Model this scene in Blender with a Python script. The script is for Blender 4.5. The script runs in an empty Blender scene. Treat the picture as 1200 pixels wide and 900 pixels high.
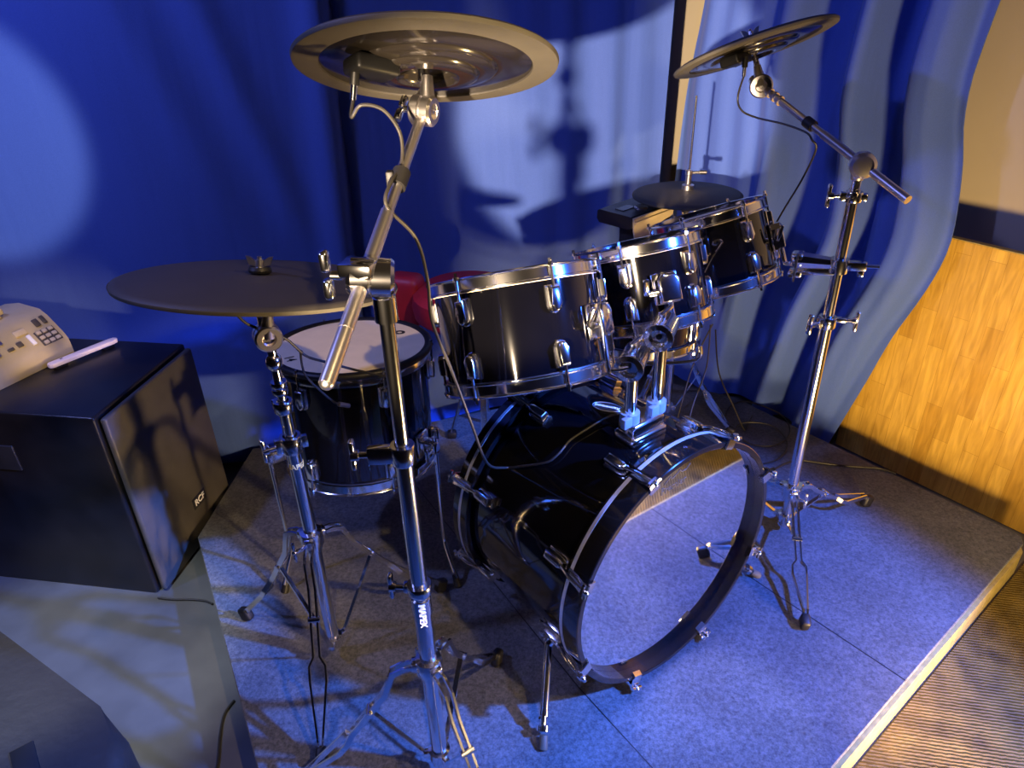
import bpy, bmesh, math, random
from mathutils import Vector, Matrix
random.seed(4)
PI = math.pi
sc = bpy.context.scene
COL = sc.collection
V = Vector

# ------------------------------------------------------------------ materials
def new_mat(name):
    m = bpy.data.materials.new(name); m.use_nodes = True
    nt = m.node_tree; b = nt.nodes['Principled BSDF']
    return m, nt, b
def setp(b, **k):
    for a, v in k.items():
        i = b.inputs[a.replace('_', ' ')]
        i.default_value = v if not isinstance(v, tuple) else (v + (1,) if len(v) == 3 else v)
def plain(name, col, rough=.5, metal=0., coat=0., spec=.5, bump=0., bscale=200., var=0., vscale=30.):
    m, nt, b = new_mat(name)
    setp(b, Base_Color=col, Roughness=rough, Metallic=metal, Coat_Weight=coat, Coat_Roughness=.04, Specular_IOR_Level=spec)
    tc = nt.nodes.new('ShaderNodeTexCoord')
    if bump:
        n = nt.nodes.new('ShaderNodeTexNoise'); n.inputs['Scale'].default_value = bscale; n.inputs['Detail'].default_value = 3
        bp = nt.nodes.new('ShaderNodeBump'); bp.inputs['Strength'].default_value = bump; bp.inputs['Distance'].default_value = .004
        nt.links.new(tc.outputs['Object'], n.inputs['Vector']); nt.links.new(n.outputs[0], bp.inputs['Height']); nt.links.new(bp.outputs[0], b.inputs['Normal'])
    if var:
        n = nt.nodes.new('ShaderNodeTexNoise'); n.inputs['Scale'].default_value = vscale; n.inputs['Detail'].default_value = 5
        cr = nt.nodes.new('ShaderNodeValToRGB')
        cr.color_ramp.elements[0].position = .3; cr.color_ramp.elements[1].position = .7
        cr.color_ramp.elements[0].color = tuple(c * (1 - var) for c in col) + (1,)
        cr.color_ramp.elements[1].color = tuple(min(1, c * (1 + var)) for c in col) + (1,)
        nt.links.new(tc.outputs['Object'], n.inputs['Vector']); nt.links.new(n.outputs[0], cr.inputs[0]); nt.links.new(cr.outputs[0], b.inputs['Base Color'])
    return m
M = {}
M['chrome'] = plain('chrome', (.86, .85, .84), .125, 1., var=.05, vscale=14)
M['satin'] = plain('satin_chrome', (.74, .70, .68), .28, 1., var=.05, vscale=20)
M['black_gloss'] = plain('black_lacquer', (.002, .002, .003), .055, 0, coat=.6, var=.2, vscale=8)
M['hoop_black'] = plain('black_hoop_lacquer', (.005, .005, .006), .09, 0, coat=.4, var=.2, vscale=8)
M['stripe'] = plain('silver_inlay', (.55, .56, .58), .3, .6, var=.05)
M['mirror'] = plain('mirror_film', (.90, .90, .92), .035, 1., var=.01, vscale=3)
M['rubber'] = plain('pad_rubber', (.030, .026, .022), .62, bump=.12, bscale=700, var=.1, vscale=9)
M['rim_rubber'] = plain('rim_rubber', (.062, .055, .038), .6, bump=.12, bscale=600, var=.08)
M['plate'] = plain('gloss_black_plastic', (.012, .010, .008), .17, coat=.3, var=.1)
M['black_plastic'] = plain('black_plastic', (.014, .014, .015), .4, var=.15)
M['foot_rubber'] = plain('foot_rubber', (.008, .0075, .0075), .5, spec=.3, var=.2)
M['cable'] = plain('cable_sheath', (.020, .018, .015), .45, spec=.3, var=.1)
M['jack_plastic'] = plain('matt_black_plastic', (.004, .004, .004), .45, spec=.2, var=.1)
M['mesh_head'] = plain('woven_head', (.70, .59, .40), .75, bump=.05, bscale=900, var=.04)  # white heads; warm lamplight tint put into the base colour
M['mark'] = plain('printed_mark', (.006, .004, .003), .8, var=.05)
M['lock'] = plain('grey_blue_nylon', (.14, .19, .27), .45, var=.06)
M['blue_plastic'] = plain('blue_plastic', (.02, .08, .75), .35, var=.05)
M['red'] = plain('red_vinyl', (.36, .012, .022), .5, bump=.05, bscale=300, var=.1)
M['cab'] = plain('black_cabinet_paint', (.010, .009, .009), .30, bump=.12, bscale=500, var=.3, vscale=12)
M['grille'] = plain('black_grille_foam', (.060, .054, .046), .42, bump=.15, bscale=900, var=.12)
M['white'] = plain('white_print', (.80, .80, .78), .5, var=.03)
M['gold'] = plain('gold_print', (.85, .70, .28), .35, .5, var=.03)
M['beige'] = plain('beige_and_lit_front', (.52, .43, .28), .5, var=.06)
M['silver_plastic'] = plain('champagne_plastic', (.50, .41, .23), .34, .2, bump=.05, bscale=90, var=.1, vscale=14)
M['dark_key'] = plain('dark_key', (.07, .06, .05), .4, var=.1)
M['ivory'] = plain('ivory_plastic', (.66, .56, .52), .45, var=.06)
M['ply'] = plain('pale_plywood_edge', (.36, .28, .09), .8, spec=.15, bump=.2, bscale=120, var=.2, vscale=60)
M['wall'] = plain('beige_wall_paint', (.36, .31, .22), .75, bump=.05, bscale=120, var=.06, vscale=3)
M['ceil'] = plain('dark_ceiling_paint', (.035, .032, .03), .8, var=.1)
M['dark_wall'] = plain('dark_hall_paint', (.06, .055, .05), .8, var=.1)
M['vinyl'] = plain('grey_lino', (.070, .070, .069), .32, bump=.06, bscale=35, var=.25, vscale=6)
M['bag'] = plain('dark_moulded_plastic', (.020, .016, .012), .55, bump=.25, bscale=60, var=.25, vscale=7)
M['lens'] = plain('lamp_body', (.02, .02, .02), .4)

def carpet():
    m, nt, b = new_mat('grey_needle_carpet'); N = nt.nodes; L = nt.links
    tc = N.new('ShaderNodeTexCoord')
    a = N.new('ShaderNodeTexNoise'); a.inputs['Scale'].default_value = 130; a.inputs['Detail'].default_value = 4; a.inputs['Roughness'].default_value = .75
    c = N.new('ShaderNodeTexNoise'); c.inputs['Scale'].default_value = 9; c.inputs['Detail'].default_value = 5
    for t in (a, c): L.new(tc.outputs['Object'], t.inputs['Vector'])
    r1 = N.new('ShaderNodeValToRGB'); e = r1.color_ramp.elements
    e[0].position = .32; e[0].color = (.040, .041, .044, 1); e[1].position = .68; e[1].color = (.128, .128, .130, 1)
    r2 = N.new('ShaderNodeValToRGB'); e = r2.color_ramp.elements
    e[0].position = .3; e[0].color = (.75, .75, .75, 1); e[1].position = .75; e[1].color = (1.1, 1.1, 1.1, 1)
    mx = N.new('ShaderNodeMix'); mx.data_type = 'RGBA'; mx.blend_type = 'MULTIPLY'; mx.inputs[0].default_value = 1
    L.new(a.outputs[0], r1.inputs[0]); L.new(c.outputs[0], r2.inputs[0])
    L.new(r1.outputs[0], mx.inputs[6]); L.new(r2.outputs[0], mx.inputs[7]); L.new(mx.outputs[2], b.inputs['Base Color'])
    bp = N.new('ShaderNodeBump'); bp.inputs['Strength'].default_value = .5; bp.inputs['Distance'].default_value = .003
    L.new(a.outputs[0], bp.inputs['Height']); L.new(bp.outputs[0], b.inputs['Normal'])
    setp(b, Roughness=.92, Specular_IOR_Level=.2, Sheen_Weight=.15)
    return m
M['carpet'] = carpet()

def curtain_mat():
    m, nt, b = new_mat('royal_blue_cloth'); N = nt.nodes; L = nt.links
    tc = N.new('ShaderNodeTexCoord')
    n = N.new('ShaderNodeTexNoise'); n.inputs['Scale'].default_value = 500; n.inputs['Detail'].default_value = 2
    L.new(tc.outputs['Object'], n.inputs['Vector'])
    cr = N.new('ShaderNodeValToRGB'); e = cr.color_ramp.elements
    e[0].position = .3; e[0].color = (.050, .095, .330, 1); e[1].position = .7; e[1].color = (.062, .116, .395, 1)
    L.new(n.outputs[0], cr.inputs[0]); L.new(cr.outputs[0], b.inputs['Base Color'])
    n2 = N.new('ShaderNodeTexNoise'); n2.inputs['Scale'].default_value = 6; n2.inputs['Detail'].default_value = 2
    mp = N.new('ShaderNodeMapping'); mp.inputs['Scale'].default_value = (3, 3, .35)
    L.new(tc.outputs['Object'], mp.inputs['Vector']); L.new(mp.outputs[0], n2.inputs['Vector'])
    bp = N.new('ShaderNodeBump'); bp.inputs['Strength'].default_value = .18; bp.inputs['Distance'].default_value = .02
    L.new(n2.outputs[0], bp.inputs['Height']); L.new(bp.outputs[0], b.inputs['Normal'])
    setp(b, Roughness=.7, Specular_IOR_Level=.25, Sheen_Weight=.1, Sheen_Roughness=.5)
    return m
M['curtain'] = curtain_mat()

def parquet():
    # laminate planks running upright; object x = along the board, z = up
    m, nt, b = new_mat('orange_laminate_parquet'); N = nt.nodes; L = nt.links
    tc = N.new('ShaderNodeTexCoord')
    sp = N.new('ShaderNodeSeparateXYZ'); cb = N.new('ShaderNodeCombineXYZ')
    L.new(tc.outputs['Object'], sp.inputs[0]); L.new(sp.outputs['Z'], cb.inputs['X']); L.new(sp.outputs['X'], cb.inputs['Y'])
    br = N.new('ShaderNodeTexBrick'); br.offset = .37; br.offset_frequency = 2; br.squash = 1
    br.inputs['Scale'].default_value = 1; br.inputs['Brick Width'].default_value = .27; br.inputs['Row Height'].default_value = .042
    br.inputs['Mortar Size'].default_value = .0006; br.inputs['Bias'].default_value = 0
    br.inputs['Color1'].default_value = (.50, .290, .040, 1); br.inputs['Color2'].default_value = (.66, .420, .075, 1); br.inputs['Mortar'].default_value = (.40, .225, .030, 1)
    L.new(cb.outputs[0], br.inputs['Vector'])
    mp = N.new('ShaderNodeMapping'); mp.inputs['Scale'].default_value = (3, 26, 1); L.new(cb.outputs[0], mp.inputs['Vector'])
    n = N.new('ShaderNodeTexNoise'); n.inputs['Scale'].default_value = 3; n.inputs['Detail'].default_value = 6; n.inputs['Distortion'].default_value = .8
    L.new(mp.outputs[0], n.inputs['Vector'])
    r = N.new('ShaderNodeValToRGB'); e = r.color_ramp.elements
    e[0].position = .3; e[0].color = (.72, .68, .6, 1); e[1].position = .7; e[1].color = (1.08, 1.08, 1.08, 1)
    L.new(n.outputs[0], r.inputs[0])
    mx = N.new('ShaderNodeMix'); mx.data_type = 'RGBA'; mx.blend_type = 'MULTIPLY'; mx.inputs[0].default_value = 1
    L.new(br.outputs[0], mx.inputs[6]); L.new(r.outputs[0], mx.inputs[7]); L.new(mx.outputs[2], b.inputs['Base Color'])
    setp(b, Roughness=.42, Specular_IOR_Level=.35)
    return m
M['parquet'] = parquet()

def ribbed():
    m, nt, b = new_mat('ribbed_brown_mat'); N = nt.nodes; L = nt.links
    tc = N.new('ShaderNodeTexCoord')
    mp = N.new('ShaderNodeMapping'); mp.inputs['Rotation'].default_value = (0, 0, math.radians(-78)); L.new(tc.outputs['Object'], mp.inputs['Vector'])
    w = N.new('ShaderNodeTexWave'); w.inputs['Scale'].default_value = 40; w.inputs['Distortion'].default_value = 2.2; w.inputs['Detail'].default_value = 3; w.inputs['Detail Scale'].default_value = 2
    L.new(mp.outputs[0], w.inputs['Vector'])
    n = N.new('ShaderNodeTexNoise'); n.inputs['Scale'].default_value = 22; n.inputs['Detail'].default_value = 6; L.new(tc.outputs['Object'], n.inputs['Vector'])
    r = N.new('ShaderNodeValToRGB'); e = r.color_ramp.elements
    e[0].position = .25; e[0].color = (.050, .032, .005, 1); e[1].position = .8; e[1].color = (.17, .112, .018, 1)
    L.new(n.outputs[0], r.inputs[0]); L.new(r.outputs[0], b.inputs['Base Color'])
    ad = N.new('ShaderNodeMath'); ad.operation = 'MULTIPLY_ADD'; ad.inputs[1].default_value = .35
    L.new(n.outputs[0], ad.inputs[0]); L.new(w.outputs['Fac'], ad.inputs[2])
    bp = N.new('ShaderNodeBump'); bp.inputs['Strength'].default_value = .55; bp.inputs['Distance'].default_value = .004
    L.new(ad.outputs[0], bp.inputs['Height']); L.new(bp.outputs[0], b.inputs['Normal'])
    setp(b, Roughness=.55, Specular_IOR_Level=.2)
    return m
M['ribbed'] = ribbed()

# ------------------------------------------------------------------ geometry helpers
def basis(d, up=None):
    d = V(d).normalized()
    up = V(up) if up is not None else (V((0, 0, 1)) if abs(d.z) < .9 else V((1, 0, 0)))
    x = (up - up.dot(d) * d).normalized(); y = d.cross(x)
    return x, y, d
class MB:
    def __init__(s): s.bm = bmesh.new()
    def ring(s, c, x, y, r, n): return [s.bm.verts.new(c + x * (r * math.cos(2 * PI * i / n)) + y * (r * math.sin(2 * PI * i / n))) for i in range(n)]
    def bridge(s, a, b):
        n = len(a)
        for i in range(n): s.bm.faces.new((a[i], a[(i + 1) % n], b[(i + 1) % n], b[i]))
    def cyl(s, p0, p1, r0, r1=None, n=16):
        p0, p1 = V(p0), V(p1); r1 = r0 if r1 is None else r1
        x, y, d = basis(p1 - p0)
        a = s.ring(p0, x, y, r0, n); b = s.ring(p1, x, y, r1, n); s.bridge(a, b)
        s.bm.faces.new(a[::-1]); s.bm.faces.new(b); return s
    def lathe(s, prof, o=(0, 0, 0), axis=(0, 0, 1), n=48, closed=True):
        x, y, d = basis(axis); o = V(o)
        rings = []
        for r, z in prof:
            if r < 1e-5: rings.append([s.bm.verts.new(o + d * z)])
            else: rings.append(s.ring(o + d * z, x, y, r, n))
        pr = list(zip(rings, rings[1:] + ([rings[0]] if closed else [])))
        for a, b in pr:
            if len(a) == 1 and len(b) == 1: continue
            for i in range(n):
                j = (i + 1) % n
                if len(a) == 1: s.bm.faces.new((a[0], b[j], b[i]))
                elif len(b) == 1: s.bm.faces.new((a[i], a[j], b[0]))
                else: s.bm.faces.new((a[i], a[j], b[j], b[i]))
        return s
    def tube(s, pts, r, n=8, sub=6, taper=None):
        P = [V(p) for p in pts]
        if sub > 1 and len(P) > 2:
            Q = []
            for i in range(len(P) - 1):
                p0 = P[max(i - 1, 0)]; p1 = P[i]; p2 = P[i + 1]; p3 = P[min(i + 2, len(P) - 1)]
                for k in range(sub):
                    t = k / sub
                    Q.append(.5 * ((2 * p1) + (p2 - p0) * t + (2 * p0 - 5 * p1 + 4 * p2 - p3) * t * t + (3 * p1 - p0 - 3 * p2 + p3) * t ** 3))
            Q.append(P[-1]); P = Q
        x = None; rings = []
        for i, p in enumerate(P):
            t = (P[min(i + 1, len(P) - 1)] - P[max(i - 1, 0)]).normalized()
            if x is None: x, y, _ = basis(t)
            else:
                x = (x - x.dot(t) * t).normalized(); y = t.cross(x)
            rr = r if taper is None else r * (1 + (taper - 1) * i / (len(P) - 1))
            rings.append(s.ring(p, x, y, rr, n))
        for a, b in zip(rings, rings[1:]): s.bridge(a, b)
        s.bm.faces.new(rings[0][::-1]); s.bm.faces.new(rings[-1]); return s
    def strip(s, pts, wdir, w, th):
        # flat bar swept through pts; wdir = direction of its width
        P = [V(p) for p in pts]; wd = V(wdir).normalized(); rings = []
        for i, p in enumerate(P):
            t = (P[min(i + 1, len(P) - 1)] - P[max(i - 1, 0)]).normalized()
            nn = t.cross(wd).normalized()
            rings.append([s.bm.verts.new(p + wd * (a * w / 2) + nn * (b * th / 2)) for a, b in ((-1, -1), (1, -1), (1, 1), (-1, 1))])
        for a, b in zip(rings, rings[1:]): s.bridge(a, b)
        s.bm.faces.new(rings[0][::-1]); s.bm.faces.new(rings[-1]); return s
    def box(s, c, size, rot=None, bev=0., seg=2):
        r = bmesh.ops.create_cube(s.bm, size=1)
        vs = r['verts']; mat = Matrix.Translation(V(c)) @ (rot.to_4x4() if rot else Matrix()) @ Matrix.Diagonal((*size, 1))
        bmesh.ops.transform(s.bm, matrix=mat, verts=vs)
        if bev:
            es = list({e for v in vs for e in v.link_edges})
            bmesh.ops.bevel(s.bm, geom=es, offset=bev, segments=seg, affect='EDGES', profile=.5)
        return s
    def prism(s, poly, o, ex, ey, d0, d1, bev=0., seg=2):
        ex, ey = V(ex).normalized(), V(ey).normalized(); ez = ex.cross(ey); o = V(o)
        a = [s.bm.verts.new(o + ex * p[0] + ey * p[1] + ez * d0) for p in poly]
        b = [s.bm.verts.new(o + ex * p[0] + ey * p[1] + ez * d1) for p in poly]
        s.bridge(a, b); s.bm.faces.new(a[::-1]); f = s.bm.faces.new(b)
        if bev: bmesh.ops.bevel(s.bm, geom=list(f.edges), offset=bev, segments=seg, affect='EDGES', profile=.5)
        return s
    def ball(s, c, r, seg=16, scale=(1, 1, 1)):
        q = bmesh.ops.create_uvsphere(s.bm, u_segments=seg, v_segments=max(6, seg // 2), radius=r)
        bmesh.ops.transform(s.bm, matrix=Matrix.Translation(V(c)) @ Matrix.Diagonal((*scale, 1)), verts=q['verts']); return s
    def xf(s, m): bmesh.ops.transform(s.bm, matrix=m, verts=s.bm.verts); return s
    def mesh(s, name, mat, ang=35):
        bmesh.ops.recalc_face_normals(s.bm, faces=s.bm.faces)
        me = bpy.data.meshes.new(name); s.bm.to_mesh(me); s.bm.free()
        me.materials.append(mat); me.shade_smooth(); me.set_sharp_from_angle(angle=math.radians(ang))
        return me
    def build(s, name, mat, parent=None, world=False, ang=35, m=None):
        if world and parent is not None:
            s.xf(root_matrix(parent).inverted())
        o = bpy.data.objects.new(name, s.mesh(name, mat, ang)); COL.objects.link(o)
        if parent is not None: o.parent = parent
        if m is not None: o.matrix_basis = m
        return o
def root_matrix(o):
    m = o.matrix_basis.copy()
    while o.parent: o = o.parent; m = o.matrix_basis @ m
    return m
def tag(o, label=None, cat=None, group=None, kind=None):
    if label: o['label'] = label
    if cat: o['category'] = cat
    if group: o['group'] = group
    if kind: o['kind'] = kind
    return o
def thing(name, label, cat, loc=(0, 0, 0), rot=None, group=None):
    o = bpy.data.objects.new(name, None); o.empty_display_size = .05; COL.objects.link(o)
    m = Matrix.Translation(V(loc))
    if rot is not None: m = m @ rot.to_4x4()
    o.matrix_basis = m
    return tag(o, label, cat, group)
def copy_part(o, parent, m=None):
    c = o.copy(); COL.objects.link(c); c.parent = parent
    if m is not None: c.matrix_basis = m
    for ch in list(o.children):
        k = ch.copy(); COL.objects.link(k); k.parent = c
    return c
def text_bm(s, size, o, ex, ey, depth=.0006, align='CENTER'):
    cu = bpy.data.curves.new('lettering', 'FONT'); cu.body = s; cu.size = size; cu.extrude = depth; cu.align_x = align; cu.align_y = 'CENTER'; cu.offset = size * .012
    ob = bpy.data.objects.new('lettering', cu); COL.objects.link(ob)
    dg = bpy.context.evaluated_depsgraph_get(); dg.update()
    me = bpy.data.meshes.new_from_object(ob.evaluated_get(dg))
    mb = MB(); mb.bm.from_mesh(me)
    bpy.data.objects.remove(ob); bpy.data.curves.remove(cu); bpy.data.meshes.remove(me)
    ex, ey = V(ex).normalized(), V(ey).normalized(); ez = ex.cross(ey)
    m = Matrix((ex, ey, ez)).transposed().to_4x4(); m.translation = V(o)
    return mb.xf(m)
def bend_text(mb, cx, cy, R):
    # wrap lettering lying in plane x = R (y across, z up) round a vertical tube at (cx, cy)
    for v in mb.bm.verts:
        a = math.atan2(v.co.y - cy, R); r = v.co.x - cx
        v.co.x = cx + r * math.cos((v.co.y - cy) / R); v.co.y = cy + r * math.sin((v.co.y - cy) / R)
    return mb
def zframe(n):
    n = V(n).normalized(); x = (V((1, 0, 0)) - n.x * n).normalized(); y = n.cross(x)
    return Matrix((x, y, n)).transposed()
def rz(deg, m=Matrix()): return Matrix.Rotation(math.radians(deg), 4, 'Z') @ m

# ------------------------------------------------------------------ camera
NAD = (43., 1473.5); F = 843.
p = math.atan2(F, math.hypot(*NAD)); r = math.atan2(NAD[0], NAD[1])
fw = V((0, math.cos(p), -math.sin(p))); R0 = V((1, 0, 0)); D0 = V((0, -math.sin(p), -math.cos(p)))
cr_ = R0 * math.cos(r) + D0 * math.sin(r); cd_ = D0 * math.cos(r) - R0 * math.sin(r)
cam = bpy.data.cameras.new('camera'); cam.sensor_width = 36; cam.sensor_fit = 'HORIZONTAL'; cam.lens = 36 * F / 1200; cam.clip_start = .02
co = bpy.data.objects.new('camera', cam); COL.objects.link(co)
mm = Matrix((cr_, -cd_, -fw)).transposed().to_4x4(); mm.translation = V((0, 0, 1.295)); co.matrix_world = mm
sc.camera = co

# ------------------------------------------------------------------ the room
FZ = -.08                                     # floor round the riser
NR = V((.806, .592, 0)); UR = V((.592, -.806, 0)); VR = V((-.806, -.592, 0))
def nu(n, u, z=0.): return NR * n + UR * u + V((0, 0, z))
def struct(mb, name, mat): return tag(mb.build(name, mat), kind='structure')
corner = V((.590, 2.744, 0))
def slab(a, b, z0, z1, th, side):
    a, b = V((a[0], a[1], 0)), V((b[0], b[1], 0)); d = (b - a).normalized(); nn = V((-d.y, d.x, 0)) * side
    mb = MB()
    mb.prism([(0, 0), ((b - a).length, 0), ((b - a).length, z1 - z0), (0, z1 - z0)], a + V((0, 0, z0)), d, V((0, 0, 1)), 0, th if side < 0 else -th)
    return mb
RX0, RX1, RY0 = -2.9, 2.6, -2.6
endR = nu(2.1, UR.dot(corner) + 5.2)
CH = 2.75
mb = MB(); mb.prism([(RX0 - .2, RY0 - .6), (endR.x + .3, RY0 - .6), (endR.x + .3, corner.y + .2), (RX0 - .2, corner.y + .2)], (0, 0, 0), (1, 0, 0), (0, 1, 0), FZ - .1, FZ)
struct(mb, 'floor', M['vinyl'])
mb = MB(); mb.prism([(RX0 - .2, RY0 - .6), (endR.x + .3, RY0 - .6), (endR.x + .3, corner.y + .2), (RX0 - .2, corner.y + .2)], (0, 0, 0), (1, 0, 0), (0, 1, 0), CH, CH + .1)
struct(mb, 'ceiling', M['ceil'])
struct(slab((RX0, corner.y), corner, FZ, CH, .1, 1), 'wall_back', M['wall'])
struct(slab(corner, endR, FZ, CH, .1, 1), 'wall_right', M['wall'])
struct(slab((RX0, RY0), (RX0, corner.y), FZ, CH, .1, 1), 'wall_left', M['dark_wall'])
struct(slab((endR.x, RY0), (RX0, RY0), FZ, CH, .1, 1), 'wall_front', M['dark_wall'])

# riser: plywood deck with needle carpet, cut round the loudspeaker at its left
PL = [(-.506, .829), (-.33, .507), (.30, .575), (1.300, 1.372), (1.303, 1.398), (.40, 2.13), (-.20, 2.02), (-.845, 1.93), (-.862, 1.484)]
BK0 = V((1.300, 1.392, 0)); PC = V((1.297, 1.385, 0))
PL = [(-.33, .507), tuple((V((.572, .796, 0)) + (V((.572, .796, 0)) - V((1.285, 1.365, 0))) * .55)[:2]), (1.290, 1.369), (1.303, 1.398), (.765, 2.132), (.50, 2.28), (-.35, 2.00), (-.832, 1.90), (-.857, 1.487)]
riser = thing('drum_riser', 'low riser covered in grey-blue needle carpet tiles under the drum kit', 'platform', (.2, 1.3, FZ))
mb = MB(); mb.prism(PL, (0, 0, 0), (1, 0, 0), (0, 1, 0), -.006, 0, bev=.002, seg=1)
mb.build('carpet_cover', M['carpet'], riser, world=True)
def offs(poly, d, edges):
    n = len(poly); out = []
    ls = []
    for i in range(n):
        a, b = V((*poly[i], 0)), V((*poly[(i + 1) % n], 0)); t = (b - a).normalized(); nn = V((t.y, -t.x, 0))
        k = d if i in edges else -.004
        ls.append((a + nn * k, t))
    for i in range(n):
        a, t = ls[i - 1]; b, s2 = ls[i]
        den = t.x * s2.y - t.y * s2.x
        k = ((b.x - a.x) * s2.y - (b.y - a.y) * s2.x) / den if abs(den) > 1e-6 else 0
        q = a + t * k; out.append((q.x, q.y))
    return out
mb = MB(); mb.prism(offs(PL, .009, {1}), (0, 0, 0), (1, 0, 0), (0, 1, 0), FZ + .0005, -.0065)
tag(mb.build('plywood_deck', M['ply'], riser, world=True), 'pale bare plywood edge')
# tile seams: fine dark gaps in the carpet
def seam(a, b):
    a, b = V((*a, 0)), V((*b, 0)); d = (b - a).normalized(); s = V((-d.y, d.x, 0))
    mb = MB(); mb.strip([a + V((0, 0, .0002)), b + V((0, 0, .0002))], s, .0022, .0006); return mb.build('carpet_seam', M['foot_rubber'], riser, world=True)
G = lambda u, n: tuple((nu(n, u))[:2])
seam((.356, 1.560), (.798, .978)); seam((.120, .985), (.245, .80)); seam((-.30, 1.70), (.120, .985))

# ribbed mat beyond the riser's right front edge
e0 = V((.572, .796, 0)); e1 = V((1.285, 1.365, 0)); ed = (e1 - e0).normalized(); eo = V((ed.y, -ed.x, 0))
a = e0 - ed * .55 + eo * .014; b = e1 + ed * .02 + eo * .014
mb = MB()
mb.prism([tuple(q[:2]) for q in (a, a + eo * 1.1, b + eo * 1.3 + ed * .08, b + ed * .05)], (0, 0, 0), (1, 0, 0), (0, 1, 0), FZ + .0005, FZ + .007)
tag(mb.build('floor_mat', M['ribbed']), 'ribbed brown floor mat beside the right front edge of the riser', 'mat')

# laminate panel standing on edge behind the riser
o = thing('wood_panel', 'orange laminate parquet panel standing upright at right behind the blue curtain', 'panel', nu(2.012, -.415, FZ), Matrix((UR, -NR, V((0, 0, 1)))).transposed())
mb = MB(); mb.box((0, 0, .372), (1.05, .018, .742), bev=.0015, seg=1)
mb.build('board', M['parquet'], o)
mb = MB(); mb.box((0, -.0005, .7437), (1.05, .020, .002)); tag(mb.build('edge_band', M['ply'], o), 'thin pale edge strip')

# ------------------------------------------------------------------ curtains
def smooth(t): t = max(0, min(1, t)); return t * t * (3 - 2 * t)
def lerp_tab(tab, x):
    if x <= tab[0][0]: return tab[0][1]
    for (x0, y0), (x1, y1) in zip(tab, tab[1:]):
        if x <= x1: return y0 + (y1 - y0) * (x - x0) / (x1 - x0)
    return tab[-1][1]
def cr_tab(tab, x):
    n = len(tab)
    if x <= tab[0][0]: return tab[0][1]
    for i in range(n - 1):
        x0, y0 = tab[i]; x1, y1 = tab[i + 1]
        if x <= x1:
            m0 = (y1 - tab[i - 1][1]) / (x1 - tab[i - 1][0]) if i else (y1 - y0) / (x1 - x0)
            m1 = (tab[i + 2][1] - y0) / (tab[i + 2][0] - x0) if i + 2 < n else (y1 - y0) / (x1 - x0)
            h = x1 - x0; t = (x - x0) / h
            return (2 * t ** 3 - 3 * t * t + 1) * y0 + (t ** 3 - 2 * t * t + t) * h * m0 + (-2 * t ** 3 + 3 * t * t) * y1 + (t ** 3 - t * t) * h * m1
    return tab[-1][1]
def cloth(name, fn, ns, nz, th=.003):
    mb = MB(); bm = mb.bm
    g = [[bm.verts.new(fn(i / ns, k / nz)) for k in range(nz + 1)] for i in range(ns + 1)]
    fs = []
    for i in range(ns):
        for k in range(nz): fs.append(bm.faces.new((g[i][k], g[i + 1][k], g[i + 1][k + 1], g[i][k + 1])))
    bm.normal_update()
    bmesh.ops.solidify(bm, geom=fs, thickness=th)
    return mb.build(name, M['curtain'], ang=75)
TOPZ = 2.25
uL = [(0, -1.70), (.29, -1.675), (.65, -1.655), (.97, -1.637), (1.21, -1.60), (1.7, -1.55), (2.25, -1.5)]
uRt = [(-.06, -.935), (0, -.919), (.20, -.868), (.363, -.829), (.50, -.783), (.60, -.756), (.68, -.748), (.78, -.757), (.87, -.772), (.95, -.792), (1.04, -.800), (1.12, -.795), (1.215, -.785), (1.6, -.74), (2.25, -.70)]
# fold profile across the right curtain, t=0 left edge .. 1 right edge: bulge toward the room
foldR = [(0, -.01), (.06, .012), (.20, .012), (.34, .016), (.425, .022), (.48, -.075), (.60, -.085), (.645, .022), (.695, .026), (.735, -.085), (.805, -.075), (.85, .026), (.905, .030), (.945, .012), (.97, -.016), (1, -.018)]
def right_curtain(i, k):
    z = -.055 + (TOPZ + .055) * k
    a, b = cr_tab(uL, z), cr_tab(uRt, z)
    u = a + (b - a) * i
    w = .55 + .45 * smooth((z + .1) / .5)
    n = 1.925 - w * cr_tab(foldR, i + .012 * math.sin(z * 5 + 1)) * 1.15
    n -= .004 * math.sin(60 * i + 3 * z) * w
    if z < .85 and u > -1.05: n = min(n, 1.982 + .10 * smooth((z - .70) / .15) + .10 * smooth((-.95 - u) / .1))
    # broad wrinkle running from lower left to upper right
    n -= .006 * math.exp(-((u + 1.33 - .16 * (z - .5)) / .012) ** 2) * smooth((z - .1) / .3)
    return nu(n, u, z)
c2 = cloth('curtain', right_curtain, 200, 60)
tag(c2, 'gathered blue curtain with deep diagonal folds hanging on the right side by the panel', 'curtain')
pathL = [(-2.75, 2.16), (-1.6, 1.985), (-.95, 1.925), (-.45, 2.035), (.03, 2.215), (.50, 2.405)]
PLs = [V((*q, 0)) for q in pathL]
cum = [0]
for q0, q1 in zip(PLs, PLs[1:]): cum.append(cum[-1] + (q1 - q0).length)
tx = list(zip(cum, [q.x for q in PLs])); ty = list(zip(cum, [q.y for q in PLs]))
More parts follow.
